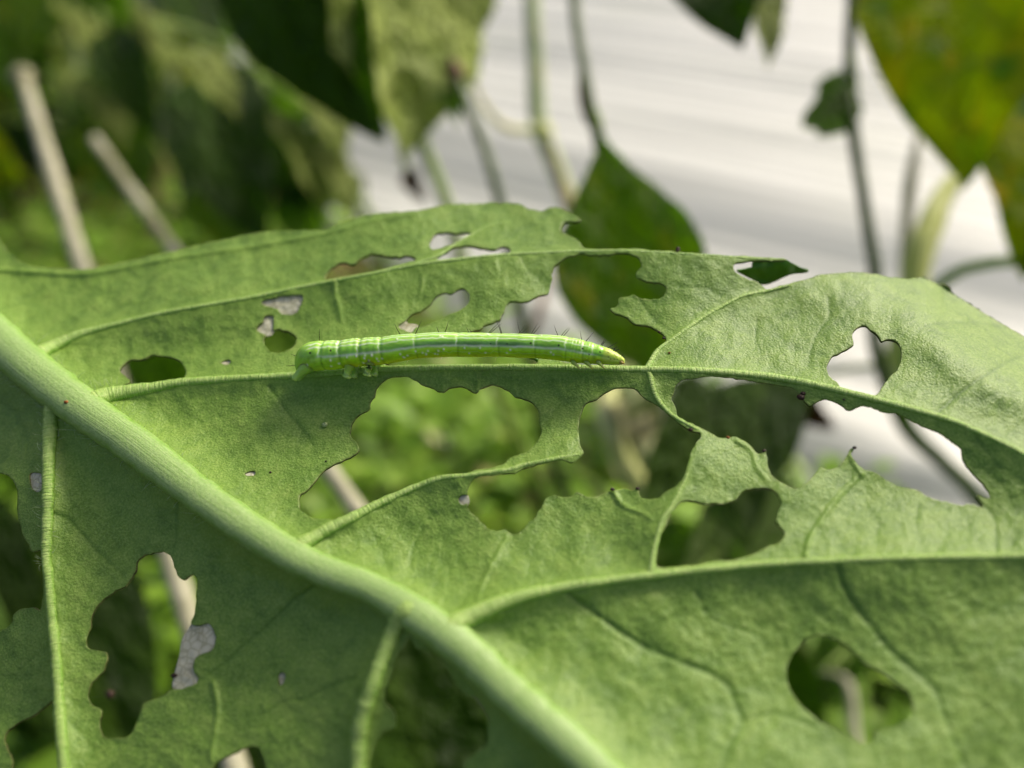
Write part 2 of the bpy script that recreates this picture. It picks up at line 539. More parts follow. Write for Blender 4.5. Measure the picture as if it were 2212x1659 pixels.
HOLES = {
 'h1': [(260, 802), (267, 787), (282, 777), (312, 776), (327, 769), (350, 769), (375, 773), (392, 784), (401, 802), (399, 817), (422, 819), (390, 823), (350, 829), (312, 837), (287, 841), (265, 843), (264, 833), (280, 824), (270, 814)],
 'h2': [(702, 603), (705, 591), (715, 578), (738, 568), (762, 573), (778, 558), (803, 550), (833, 553), (860, 556), (878, 552), (893, 556), (895, 563), (853, 574), (803, 588), (753, 599), (718, 606)],
 'h3': [(930, 521), (943, 506), (965, 503), (998, 503), (1014, 502), (1015, 508), (978, 527), (948, 537), (932, 536)],
 'h4': [(943, 559), (965, 543), (983, 534), (1015, 533), (1040, 537), (1068, 540), (1083, 533), (1098, 536), (1101, 543), (1097, 547), (1053, 552), (990, 559)],
 'h5': [(570, 733), (573, 726), (590, 713), (608, 713), (625, 718), (638, 728), (639, 741), (628, 753), (603, 762), (583, 758), (573, 746)],
 'h6': [(861, 704), (875, 695), (888, 681), (908, 673), (928, 658), (943, 641), (963, 631), (973, 635), (995, 625), (1008, 628), (1013, 638), (1010, 656), (998, 666), (968, 681), (928, 700), (913, 705), (898, 707), (888, 718), (876, 715)],
 'h7': [(1256, 548), (1281, 551), (1318, 550), (1351, 548), (1371, 553), (1383, 563), (1385, 576), (1375, 587), (1373, 596), (1378, 602), (1406, 610), (1428, 612), (1438, 621), (1437, 633), (1426, 643), (1406, 647), (1381, 643), (1368, 637), (1351, 641), (1337, 646), (1336, 656), (1326, 665), (1315, 666),
  (1326, 676), (1343, 681), (1356, 686), (1367, 698), (1381, 701), (1406, 706), (1423, 716), (1436, 726), (1438, 736), (1428, 748), (1416, 761), (1406, 776), (1402, 790), (1350, 792), (1256, 788), (1232, 785), (1215, 780), (1190, 776), (1164, 775), (1156, 787), (1100, 787), (1000, 788), (900, 790), (832, 791), (840, 783), (890, 765), (960, 740),
  (1015, 716), (1040, 710), (1048, 703), (1078, 692), (1085, 681), (1093, 663), (1103, 652), (1131, 652), (1151, 646), (1168, 637), (1183, 636), (1190, 621), (1192, 601), (1192, 583), (1203, 570), (1218, 559), (1241, 552)],
 'h8': [(811, 844), (825, 826), (845, 816), (873, 814), (893, 820), (913, 832), (937, 840), (957, 848), (969, 838), (993, 835), (1009, 840), (1027, 848), (1041, 838), (1061, 832), (1081, 836), (1101, 848), (1111, 859), (1133, 862), (1153, 874), (1163, 888), (1167, 912), (1169, 936), (1157, 956), (1137, 976), (1101, 986), (1089, 1000), (1073, 1008),
  (1033, 1015), (1009, 1021), (953, 1026), (933, 1032), (893, 1054), (853, 1074), (813, 1094), (777, 1104), (745, 1118), (713, 1122), (681, 1120), (657, 1108), (647, 1096), (647, 1072), (665, 1056), (693, 1024), (713, 1008), (737, 998), (745, 992), (769, 980), (777, 970), (771, 956), (759, 944), (758, 924), (765, 908), (777, 896), (797, 884), (801, 868), (809, 856)],
 'h9': [(1265, 872), (1293, 860), (1313, 844), (1337, 838), (1361, 837), (1377, 844), (1389, 858), (1413, 872), (1438, 890), (1446, 898), (1476, 920), (1496, 932), (1511, 935), (1511, 947), (1501, 962), (1491, 984), (1486, 1004), (1476, 1029), (1468, 1042), (1456, 1052), (1436, 1064), (1426, 1074), (1408, 1079), (1393, 1077), (1383, 1072), (1378, 1057),
  (1371, 1056), (1366, 1060), (1346, 1056), (1323, 1061), (1306, 1064), (1293, 1072), (1278, 1074), (1263, 1072), (1246, 1064), (1236, 1071), (1218, 1074), (1193, 1071), (1178, 1079), (1158, 1114), (1143, 1129), (1126, 1147), (1116, 1154), (1103, 1152), (1090, 1143), (1073, 1146), (1053, 1141), (1040, 1129), (1028, 1117), (1010, 1099), (1008, 1089),
  (1013, 1074), (1010, 1062), (1015, 1047), (1028, 1032), (1040, 1028), (1065, 1027), (1106, 1022), (1113, 1023), (1128, 1013), (1156, 1005), (1181, 1000), (1206, 995), (1231, 999), (1243, 997), (1256, 984), (1262, 976), (1253, 964), (1250, 934), (1250, 912), (1256, 894)],
 'h10': [(1458, 842), (1463, 831), (1478, 820), (1506, 817), (1531, 814), (1563, 814), (1581, 817), (1606, 820), (1626, 825), (1659, 828), (1671, 832), (1696, 834), (1716, 842), (1724, 850), (1746, 877), (1759, 872), (1771, 864), (1791, 864), (1814, 874), (1834, 886), (1849, 881), (1864, 878), (1889, 884), (1909, 891), (1929, 892), (1946, 898), (1964, 908), (1984, 917),
  (2001, 926), (2021, 932), (2046, 947), (2064, 962), (2074, 972), (2081, 992), (2096, 1017), (2116, 1039), (2131, 1059), (2138, 1074), (2131, 1076), (2116, 1071), (2109, 1071), (2116, 1082), (2123, 1094), (2109, 1092), (2094, 1089), (2071, 1091), (2046, 1084), (2016, 1078), (1996, 1067), (1979, 1059), (1946, 1053), (1929, 1047), (1914, 1037), (1899, 1024), (1879, 1016), (1866, 1013),
  (1849, 997), (1840, 982), (1846, 966), (1834, 973), (1826, 989), (1811, 1007), (1799, 1013), (1781, 1012), (1774, 1006), (1764, 1019), (1751, 1034), (1736, 1047), (1719, 1056), (1699, 1049), (1679, 1037), (1666, 1024), (1659, 1009), (1656, 985), (1652, 971), (1648, 979), (1636, 979), (1623, 964), (1616, 957), (1601, 949), (1588, 944), (1573, 946), (1556, 946), (1541, 939), (1526, 931), (1516, 926), (1496, 915), (1476, 906), (1464, 899), (1461, 889), (1453, 869), (1452, 857)],
 'h11': [(1466, 1089), (1481, 1083), (1498, 1082), (1518, 1086), (1543, 1088), (1568, 1086), (1593, 1077), (1602, 1064), (1618, 1057), (1638, 1054), (1659, 1056), (1669, 1059), (1679, 1069), (1685, 1082), (1686, 1094), (1679, 1112), (1679, 1127), (1686, 1139), (1695, 1154), (1686, 1167), (1676, 1176), (1659, 1179), (1631, 1194), (1606, 1204), (1568, 1211), (1541, 1212), (1506, 1219), (1468, 1223), (1423, 1224), (1417, 1204), (1418, 1184), (1428, 1157), (1438, 1134), (1446, 1117), (1456, 1102)],
 'h12': [(1843, 715), (1859, 703), (1871, 704), (1884, 715), (1896, 725), (1904, 738), (1914, 733), (1929, 735), (1941, 743), (1946, 758), (1945, 780), (1939, 798), (1921, 813), (1909, 833), (1896, 850), (1889, 854), (1871, 853), (1834, 843), (1816, 836), (1809, 825), (1794, 815), (1786, 798), (1789, 780), (1799, 768), (1819, 758), (1839, 748), (1844, 740), (1841, 725)],
 'h13': [(1700, 1444), (1709, 1419), (1726, 1399), (1741, 1381), (1764, 1373), (1789, 1375), (1819, 1389), (1846, 1411), (1871, 1434), (1909, 1456), (1941, 1479), (1961, 1496), (1971, 1514), (1970, 1539), (1961, 1556), (1934, 1569), (1896, 1576), (1889, 1594), (1874, 1603), (1844, 1596), (1809, 1576), (1771, 1559), (1741, 1534), (1714, 1504), (1701, 1476)],
 'h14': [(300, 1207), (322, 1196), (350, 1193), (365, 1197), (372, 1212), (383, 1240), (395, 1252), (408, 1246), (418, 1242), (426, 1257), (425, 1294), (420, 1326), (413, 1347), (430, 1350), (450, 1348), (463, 1362), (465, 1385), (459, 1405), (442, 1411), (422, 1422), (419, 1450), (429, 1462), (425, 1474), (405, 1484), (392, 1488), (370, 1489), (355, 1501), (332, 1511), (310, 1521), (305, 1536), (297, 1556), (287, 1579), (275, 1590), (250, 1594), (225, 1594), (217, 1579), (215, 1556), (220, 1536), (205, 1526),
  (194, 1516), (190, 1501), (197, 1479), (210, 1461), (225, 1449), (230, 1416), (220, 1406), (205, 1403), (190, 1399), (186, 1384), (195, 1359), (197, 1339), (207, 1314), (225, 1294), (245, 1279), (270, 1266), (283, 1251), (292, 1230)],
 'h15': [(876, 1390), (886, 1376), (898, 1402), (928, 1411), (953, 1426), (966, 1444), (978, 1469), (991, 1489), (1011, 1504), (1028, 1509), (1043, 1531), (1053, 1556), (1054, 1581), (1048, 1611), (1028, 1626), (1008, 1639), (1003, 1654), (998, 1684), (960, 1730), (880, 1745), (815, 1715), (798, 1654), (803, 1631), (813, 1604), (828, 1584), (853, 1571), (853, 1544), (845, 1531), (832, 1514), (832, 1489), (845, 1464), (852, 1434), (865, 1406)],
 'h16': [(455, 1690), (462, 1655), (480, 1640), (500, 1630), (535, 1615), (555, 1613), (568, 1635), (575, 1700), (520, 1740)],
 'l1': [(-120, 1020), (-40, 1015), (0, 1020), (22, 1030), (37, 1060), (38, 1100), (45, 1142), (60, 1174), (70, 1192), (92, 1196), (90, 1312), (70, 1311), (34, 1321), (25, 1344), (15, 1356), (0, 1364), (-60, 1385), (-130, 1300), (-140, 1120)],
 'l2': [(118, 1516), (95, 1529), (70, 1546), (37, 1564), (15, 1581), (9, 1599), (15, 1619), (25, 1644), (30, 1690), (70, 1750), (120, 1740), (130, 1660), (124, 1580)],
 'm1': [(565, 651), (590, 644), (640, 638), (653, 643), (648, 661), (640, 677), (608, 678), (600, 668), (570, 660)],
 'm2': [(571, 684), (580, 680), (590, 683), (591, 706), (584, 721), (568, 722), (555, 713), (558, 703), (568, 696)],
 'm5': [(472, 783), (482, 779), (497, 778), (495, 785), (486, 788)],
 'm6': [(526, 1022), (538, 1019), (551, 1017), (549, 1025), (536, 1028)],
 'm7': [(989, 1077), (997, 1070), (1008, 1072), (1010, 1086), (1002, 1091), (992, 1087)],
 'm8': [(63, 1024), (80, 1021), (90, 1026), (90, 1055), (78, 1062), (66, 1050)],
 'm9': [(603, 1458), (611, 1452), (616, 1458), (611, 1473), (604, 1480)],
}
MEMBRANE = {'m1': HOLES['m1'], 'm2': HOLES['m2'], 'm5': HOLES['m5'], 'm6': HOLES['m6'], 'm7': HOLES['m7'], 'm8': HOLES['m8'], 'm9': HOLES['m9'],
 'm3': [(855, 706), (870, 690), (879, 702), (900, 705), (889, 721), (874, 718)],
 'm4': [(408, 1362), (418, 1348), (432, 1346), (452, 1345), (466, 1361), (469, 1386), (461, 1409), (444, 1414), (426, 1424), (422, 1450), (432, 1462), (426, 1478), (405, 1488), (392, 1491), (376, 1484), (382, 1450), (390, 1420), (396, 1385)]}

# main ribs: points x, y, width in photo units
VEINS = {
 'midrib': [(-260, 540, 92), (-120, 640, 92), (0, 738, 90), (60, 790, 90), (120, 838, 88), (200, 898, 86), (300, 968, 82), (450, 1082, 76), (600, 1182, 72), (700, 1232, 70), (800, 1270, 70), (900, 1328, 78), (1000, 1400, 82), (1100, 1494, 84), (1200, 1580, 84), (1290, 1662, 84), (1420, 1780, 80), (1540, 1900, 70)],
 'v1': [(48, 784, 30), (75, 770, 42), (112, 750, 34), (175, 722, 22), (250, 702, 16), (350, 677, 13), (450, 659, 12), (553, 641, 12), (653, 620, 11), (718, 608, 11), (803, 592, 11), (903, 572, 10), (1003, 560, 10), (1106, 550, 9), (1206, 545, 9), (1272, 543, 8), (1356, 543, 8), (1481, 549, 7), (1631, 559, 6), (1688, 561, 4)],
 'v2': [(160, 876, 40), (188, 872, 52), (230, 856, 44), (280, 846, 34), (340, 836, 26), (400, 826, 22), (500, 819, 19), (553, 816, 18), (640, 811, 18), (703, 807, 18), (803, 799, 17), (953, 795, 17), (1100, 794, 17), (1256, 796, 17), (1356, 798, 18), (1480, 800, 18), (1556, 804, 18), (1659, 814, 19), (1759, 832, 19), (1884, 862, 18), (1984, 888, 17), (2060, 911, 16), (2109, 932, 15), (2160, 955, 14), (2212, 982, 13), (2330, 1050, 11), (2440, 1130, 6)],
 'v3': [(628, 1196, 28), (655, 1174, 38), (678, 1162, 34), (703, 1146, 30), (753, 1122, 26), (803, 1096, 22), (878, 1061, 18), (928, 1041, 16), (965, 1031, 14), (990, 1030, 13), (1053, 1021, 12), (1106, 1014, 12), (1131, 1005, 11), (1206, 990, 10), (1254, 981, 6)],
 'v4': [(950, 1366, 36), (978, 1352, 52), (1030, 1326, 44), (1106, 1295, 34), (1206, 1271, 26), (1300, 1257, 23), (1430, 1241, 21), (1530, 1230, 20), (1659, 1219, 19), (1800, 1212, 18), (1950, 1206, 17), (2212, 1201, 16), (2350, 1192, 13), (2480, 1175, 7)],
 'lv1': [(136, 846, 36), (122, 856, 42), (112, 885, 36), (107, 950, 32), (105, 1005, 29), (103, 1104, 25), (100, 1200, 22), (105, 1244, 21), (113, 1340, 22), (121, 1419, 23), (129, 1544, 24), (138, 1659, 25), (150, 1800, 22), (160, 1900, 12)],
 'v5': [(898, 1318, 40), (880, 1320, 48), (863, 1334, 44), (850, 1362, 38), (828, 1414, 36), (808, 1469, 36), (790, 1519, 37), (778, 1569, 38), (773, 1619, 38), (773, 1670, 36), (778, 1760, 30), (790, 1900, 16)],
 'v4a': [(1405, 1240, 15), (1408, 1226, 14), (1414, 1185, 13), (1430, 1128, 13), (1450, 1096, 12), (1466, 1066, 11), (1480, 1037, 10), (1488, 1010, 8), (1494, 988, 4)],
 'v2a': [(1395, 800, 15), (1404, 785, 13), (1421, 757, 11), (1454, 732, 10), (1506, 694, 10), (1556, 664, 9), (1606, 639, 8), (1659, 628, 7), (1709, 615, 5)],
 'v2b': [(1400, 800, 14), (1405, 815, 13), (1409, 834, 13), (1419, 860, 13), (1436, 882, 12), (1455, 899, 10), (1480, 914, 9), (1512, 931, 8)],
 'v0b': [(890, 574, 9), (915, 564, 9), (940, 556, 9), (958, 546, 9), (978, 532, 8), (1000, 519, 7), (1020, 507, 7), (1053, 490, 5), (1100, 481, 3)],
}
MINOR = [ # points, width, relief (+ ridge, - groove)
 ([(-60, 585), (0, 583), (100, 589), (175, 592), (262, 579), (375, 557), (553, 531), (703, 503), (803, 476), (903, 461)], 8, 1.0),
 ([(723, 606), (725, 631), (733, 668), (738, 693)], 8, 1.0), ([(913, 601), (905, 646)], 5, .6),
 ([(1121, 553), (1143, 581), (1161, 601), (1186, 626)], 6, -.7), ([(1070, 563), (1075, 586)], 5, .6),
 ([(583, 834), (608, 872), (640, 912), (678, 962)], 9, -1.0), ([(640, 912), (600, 925)], 5, -.5),
 ([(1381, 646), (1406, 681), (1431, 703), (1456, 721)], 5, -.7), ([(1636, 691), (1631, 731), (1640, 760)], 5, -.6),
 ([(1470, 620), (1530, 625), (1575, 655)], 5, -.5), ([(1789, 643), (1789, 688), (1769, 713), (1754, 750), (1745, 790)], 7, -.8),
 ([(1996, 704), (2034, 698), (2109, 698), (2160, 704)], 7, -.8), ([(2029, 888), (2084, 840), (2134, 808), (2184, 778), (2225, 766)], 10, -1.0),
 ([(2109, 945), (2150, 1000), (2212, 1040)], 6, -.5),
 ([(1739, 1200), (1750, 1165), (1779, 1117), (1821, 1062), (1862, 1025)], 10, 1.1), ([(1862, 1025), (1846, 1003), (1835, 985)], 7, .8),
 ([(2150, 1195), (2151, 1142), (2139, 1109), (2120, 1085)], 8, -.9), ([(1985, 1090), (1980, 1135), (1990, 1180)], 6, -.6),
 ([(1808, 1215), (1814, 1244), (1834, 1289), (1884, 1359), (1921, 1404), (1964, 1441), (2021, 1494), (2041, 1551), (2064, 1606), (2090, 1665), (2110, 1750)], 13, -1.2),
 ([(1220, 1272), (1238, 1289), (1306, 1341), (1381, 1391), (1456, 1424), (1543, 1459), (1573, 1486), (1593, 1531), (1601, 1556), (1581, 1606), (1563, 1650), (1550, 1740)], 13, -1.3),
 ([(1601, 1556), (1680, 1542), (1760, 1570)], 8, -.7), ([(1500, 1275), (1535, 1335), (1600, 1360), (1650, 1380)], 6, -.6), ([(2041, 1300), (2080, 1290), (2150, 1330)], 6, -.5),
 ([(108, 1108), (145, 1120), (180, 1154), (212, 1192), (262, 1239)], 9, -1.0), ([(382, 1084), (380, 1142), (376, 1180)], 7, -.8),
 ([(678, 1264), (628, 1301), (578, 1349), (525, 1394), (475, 1439), (430, 1470)], 9, -1.0), ([(460, 1474), (470, 1519), (467, 1556), (455, 1640)], 10, 1.2),
 ([(765, 1464), (703, 1486), (653, 1511), (623, 1511), (560, 1545)], 7, -.8), ([(128, 1544), (180, 1590), (210, 1640)], 6, -.5),
 ([(915, 1142), (890, 1192), (888, 1229)], 7, -.8), ([(1095, 1160), (1065, 1215), (1040, 1265), (1030, 1305)], 8, .9),
 ([(1325, 1062), (1345, 1090), (1380, 1105), (1405, 1120)], 8, 1.0), ([(1110, 800), (1112, 845)], 7, .7), ([(1030, 800), (1033, 842)], 6, .6), ([(960, 800), (957, 842)], 6, .6),
 ([(1590, 950), (1625, 975), (1635, 1010), (1660, 1040)], 7, .9), ([(2120, 1680), (2200, 1500), (2260, 1400)], 7, -.6),
 ([(0, 667), (60, 655), (112, 640)], 6, -.6), ([(0, 870), (40, 900), (60, 960), (50, 1010)], 6, -.6), ([(20, 1470), (60, 1430), (105, 1400)], 6, -.5),
 ([(300, 660), (330, 600), (400, 575)], 6, -.4), ([(420, 900), (470, 960), (540, 1000)], 6, -.35), ([(800, 1140), (830, 1200), (850, 1260)], 6, -.4),
]
STEP = 4.0
XS = np.arange(-260, 2564, STEP); YS = np.arange(300, 1980, STEP)
GX, GY = np.meshgrid(XS, YS)

def poly_phi(poly, px, py):
    """signed distance, positive inside"""
    d, _, _ = seg_dist(px, py, poly, True)
    return np.where(inside(px, py, poly), d, -d)

def boxed(poly, margin):
    x0, y0 = np.min(np.asarray(poly)[:, :2], 0) - margin; x1, y1 = np.max(np.asarray(poly)[:, :2], 0) + margin
    i0, i1 = np.searchsorted(XS, [x0, x1]); j0, j1 = np.searchsorted(YS, [y0, y1])
    return slice(j0, j1), slice(i0, i1)

outline = catmull(OUTLINE, 3)
phi = poly_phi(outline, GX, GY)
PHI_OUT = phi.copy()
for nm, h in HOLES.items():
    hp = catmull(h, 3)
    sl = boxed(hp, 44)
    q = poly_phi(hp, GX[sl], GY[sl])
    phi[sl] = np.minimum(phi[sl], -q)
wob = 1.5 * vnoise(None, GX, GY, 9, 11) + 1.0 * vnoise(None, GX, GY, 19, 12)
PHI = phi + wob * np.clip(1.2 - np.abs(phi) / 40, 0, 1)

# relief of the blade (mm along the leaf plane's normal)
K = 0.04
dmain = np.full(GX.shape, 1e9)
RELIEF = np.zeros(GX.shape); VEINM = np.zeros(GX.shape); GROOVE = np.zeros(GX.shape)
VP = {}
for nm, pts in VEINS.items():
    p = catmull(pts, 5, False)
    VP[nm] = p
    sl = boxed(p, 260)
    d, i, t = seg_dist(GX[sl], GY[sl] , p[:, :2], False)
    w = p[i, 2] * (1 - t) + p[np.minimum(i + 1, len(p) - 1), 2] * t
    if nm in ('midrib', 'v1', 'v2', 'v3', 'v4', 'lv1', 'v5', 'v4a'):
        dmain[sl] = np.minimum(dmain[sl], d)
    fil = 0.30 * w * K * np.exp(-(d / (0.75 * w + 3)) ** 2)
    RELIEF[sl] = np.maximum(RELIEF[sl], fil)
    VEINM[sl] = np.maximum(VEINM[sl], np.exp(-(d / (0.8 * w + 2)) ** 2))
dmain = np.minimum(dmain, 260)
PIL = blur(1 - np.exp(-dmain / 95), 4, 3)
HG = RELIEF - 1.7 * PIL
for pts, w, amp in MINOR:
    p = catmull([(a, b, 0) for a, b in pts], 5, False)
    p[:, 0] += 2.0 * vnoise(None, p[:, 0] + 31, p[:, 1], 23, 15)
    sl = boxed(p, 60)
    d, i, t = seg_dist(GX[sl], GY[sl], p[:, :2], False)
    s = i / max(1, len(p) - 1)
    taper = 1 - 0.55 * s
    if amp > 0:
        HG[sl] += amp * 0.22 * taper * np.exp(-(d / (0.55 * w)) ** 2)
        VEINM[sl] = np.maximum(VEINM[sl], amp * taper * np.exp(-(d / (0.5 * w)) ** 2))
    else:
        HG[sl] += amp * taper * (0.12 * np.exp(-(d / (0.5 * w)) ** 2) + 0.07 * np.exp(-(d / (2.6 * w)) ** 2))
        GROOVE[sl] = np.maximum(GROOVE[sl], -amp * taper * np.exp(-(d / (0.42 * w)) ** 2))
# near-left half folds down along the midrib
mp = VP['midrib']
d, i, t = seg_dist(GX, GY, mp[:, :2], False)
ymid = np.interp(GX, mp[:, 0], mp[:, 1])
below = blur(np.where(GY > ymid, d, 0.0), 3, 2)
HG -= 0.20 * below * K
# far strip beyond the first side rib leans away, right margin rolls over
v1 = VP['v1']
yv1 = np.interp(GX, v1[:, 0], v1[:, 1])
above = blur(np.clip(yv1 - GY, 0, None), 3, 2)
HG += 0.12 * above * K * (GX < 1300)
roll = catmull([(1659, 624), (1771, 595), (1879, 590), (1991, 599), (2071, 642), (2159, 696), (2212, 726), (2330, 805), (2440, 920), (2500, 1050), (2520, 1250)], 3, False)
d, _, _ = seg_dist(GX, GY, roll, False)
wr = np.clip((GX - 1650) / 300, 0, 1)
HG -= (0.6 + 1.4 * wr) * np.exp(-d / 50) + np.clip((GX - 1880) / 160, 0, 1) * (4.2 * np.exp(-(d / 85) ** 1.3) - 1.3 * np.exp(-((d - 105) / 60) ** 2))
# waves and crinkles
HG += 0.65 * vnoise(None, GX, GY, 210, 21) + 0.13 * vnoise(None, GX, GY, 70, 22) + 0.05 * vnoise(None, GX, GY, 26, 23) + 0.035 * vnoise(None, GX, GY, 11, 24)
EDGEM = np.exp(-(np.clip(PHI, 0, None) / 2.6) ** 2)

def bil(A, x, y):
    u = np.clip((np.asarray(x, float) - XS[0]) / STEP, 0, len(XS) - 1.001); v = np.clip((np.asarray(y, float) - YS[0]) / STEP, 0, len(YS) - 1.001)
    i = u.astype(int); j = v.astype(int); fu = u - i; fv = v - j
    return (A[j, i] * (1 - fu) + A[j, i + 1] * fu) * (1 - fv) + (A[j + 1, i] * (1 - fu) + A[j + 1, i + 1] * fu) * fv

def on_leaf(x, y, lift=0.0):
    return leaf_point(x, y, bil(HG, x, y) + lift)

leaf = empty('chewed_leaf', on_leaf(np.array(-240.0), np.array(560.0)), 'large pale green leaf full of chewed holes, caterpillar on one of its ribs', 'leaf')
pv, pf = marching(PHI, XS, YS)
P3 = on_leaf(pv[:, 0], pv[:, 1])
f0 = pf[len(pf) // 2]
nn = np.cross(P3[f0[1]] - P3[f0[0]], P3[f0[2]] - P3[f0[0]])
if nn @ NL < 0: pf = [f[::-1] for f in pf]
blade = mesh_obj('blade', P3, pf, [M_BLADE, M_TOP, M_RIM], leaf)
setattr_f(blade.data, 'vein', np.clip(bil(VEINM, pv[:, 0], pv[:, 1]), 0, 1))
setattr_f(blade.data, 'groove', np.clip(bil(GROOVE, pv[:, 0], pv[:, 1]), 0, 1))
setattr_f(blade.data, 'edge', np.clip(bil(EDGEM, pv[:, 0], pv[:, 1]), 0, 1))
sm = blade.modifiers.new('thickness', 'SOLIDIFY')
sm.thickness = 0.00022; sm.offset = -1; sm.material_offset = 1; sm.material_offset_rim = 2

def vein_obj(name, p, mat, flat, lift, nseg=14, sub=6, ripple=0.0):
    # resample finely
    seg = np.hypot(np.diff(p[:, 0]), np.diff(p[:, 1])); s = np.concatenate([[0], np.cumsum(seg)])
    n = int(max(12, s[-1] / 7)); q = np.linspace(0, s[-1], n)
    x = np.interp(q, s, p[:, 0]); y = np.interp(q, s, p[:, 1]); w = np.interp(q, s, p[:, 2])
    hb = blur(HG, 3, 2)
    c = leaf_point(x, y, bil(hb, x, y) + lift * w * K)
    zd = (c - C0) @ AF
    r = 0.5 * w * zd / F
    r = r * (1 + 0.05 * vnoise(None, q, q * 0 + 3, 22, 31) + ripple * vnoise(None, q, q * 0 + 9, 9, 33))
    r[-1] *= 0.3
    v, f = tube(c, r, nseg, normal=NL, flat=flat)
    rip = 0.045 * vnoise(None, np.repeat(q, nseg), np.tile(np.arange(nseg) * 7.0, n), 7, 36) * np.abs(np.cos(np.tile(np.arange(nseg) / nseg * 2 * math.pi, n)))
    cr = np.repeat(c, nseg, 0)
    v = cr + (v - cr) * (1 + rip[:, None] * (0.5 if name == 'midrib' else 1.4))
    o = mesh_obj(name, v, f, mat, leaf)
    uv = o.data.uv_layers.new(name='UVMap')
    vi = np.zeros(len(o.data.loops), np.int32); o.data.loops.foreach_get('vertex_index', vi)
    a = (vi % nseg) / nseg; ss = (q * K)[np.minimum(vi // nseg, n - 1)]
    uv.data.foreach_set('uv', np.stack([ss, a * 4], 1).ravel().astype(np.float32))
    ang = (np.arange(n * nseg) % nseg) / nseg * 2 * math.pi
    sd_ = np.clip((np.abs(np.cos(ang)) - 0.62) / 0.3, 0, 1)
    sd_ = sd_ * (0.75 + 0.4 * vnoise(None, np.repeat(q, nseg), ang * 40, 12, 35))
    setattr_f(o.data, 'side', np.clip(sd_, 0, 1))
    return o

vein_obj('midrib', VP['midrib'], M_MIDRIB, 0.62, 0.00, 24)
for nm in ('v1', 'v2', 'v3', 'v4', 'lv1', 'v5'):
    vein_obj('side_rib', VP[nm], M_VEIN, 0.8, 0.14 if nm in ('lv1', 'v5') else 0.03, 16, ripple=0.10 if nm in ('lv1', 'v5', 'v3') else 0.04)
for nm in ('v4a', 'v2a', 'v2b', 'v0b'):
    vein_obj('branch_vein', VP[nm], M_VEIN, 0.7, 0.0, 10)
# petiole beyond the picture, joining the midrib to its stem
pet = [on_leaf(np.array(-255.0), np.array(543.0), -0.4)]
stem_top = W(np.array(-560.0), np.array(330.0), np.array(0.112))
for k in range(1, 9):
    t = k / 8
    pet.append(pet[0] * (1 - t) + stem_top * t + np.array([0, 0, 0.004 * math.sin(t * math.pi)]))
tube_obj('petiole', pet, np.linspace(0.0021, 0.0024, len(pet)), M_MIDRIB, leaf, 16)

# bleached skins left inside some bites
def mat_membrane():
    m = Mat('bleached_skin')
    co = m.coord('Object')
    vd = m.voro(co, 1500); n1 = m.noise(co, 700, 3)
    c = m.ramp(vd, [(0.0, srgb(190, 188, 150)), (0.10, srgb(220, 218, 192)), (0.6, srgb(230, 228, 206))])
    c = m.mix(m.ramp(n1, [(0.5, (0, 0, 0, 1)), (0.75, (0.5, 0.5, 0.5, 1))]), c, srgb(150, 140, 96))
    m.principled(c, 0.5, 0.3, m.bump(n1, 0.0001), trans=0.3)
    return m.m
M_MEM = mat_membrane()

def patch(name, poly, lift, mat, parent, step=3.0, grow=0.0, thick=0.00008, hfun=None):
    p = catmull(poly, 3)
    x0, y0 = p.min(0) - 8; x1, y1 = p.max(0) + 8
    xs = np.arange(x0, x1, step); ys = np.arange(y0, y1, step)
    gx, gy = np.meshgrid(xs, ys)
    v, f = marching(poly_phi(p, gx, gy) + grow, xs, ys)
    hh = bil(blur(HG, 2, 2), v[:, 0], v[:, 1]) + lift
    if hfun is not None: hh = hh + hfun(v[:, 0], v[:, 1])
    P = leaf_point(v[:, 0], v[:, 1], hh)
    a, b, c = f[0][:3]
    if np.cross(P[b] - P[a], P[c] - P[a]) @ NL < 0: f = [q[::-1] for q in f]
    o = mesh_obj(name, P, f, mat, parent)
    s = o.modifiers.new('thickness', 'SOLIDIFY'); s.thickness = thick; s.offset = -1
    return o
for nm, poly in MEMBRANE.items():
    patch('bleached_skin', poly, -0.16, M_MEM, leaf, 2.5, 3.5, hfun=lambda x, y: 0.05 * vnoise(None, x, y, 12, 41))
# flap of the far margin that folds over and shows the dark upper side
FLAP = [(1626, 566), (1650, 561), (1690, 558), (1705, 565), (1725, 577), (1747, 585), (1736, 590), (1712, 592), (1690, 600), (1672, 609), (1650, 611), (1630, 606), (1602, 592), (1592, 586), (1612, 582), (1626, 577)]
fl = patch('folded_flap', FLAP, -0.25, M_TOP, leaf, 3, 0.5, 0.0003, hfun=lambda x, y: -1.3 * np.clip((y - 560) / 50, 0, 1) ** 1.2 + 0.15 * vnoise(None, x, y, 20, 42))
fl['label'] = 'dark upper side of the leaf showing on a folded flap'
# curled shred under the caterpillar
sh = W(np.array([1143, 1147, 1152, 1158, 1163.]), np.array([775, 773, 773.5, 776, 781.]), np.array([0.0772] * 5))
tube_obj('curled_shred', sh, np.array([.4, 1, 1.2, 1.3, 1.2]) * 0.00012, M_TOP, leaf, 8)

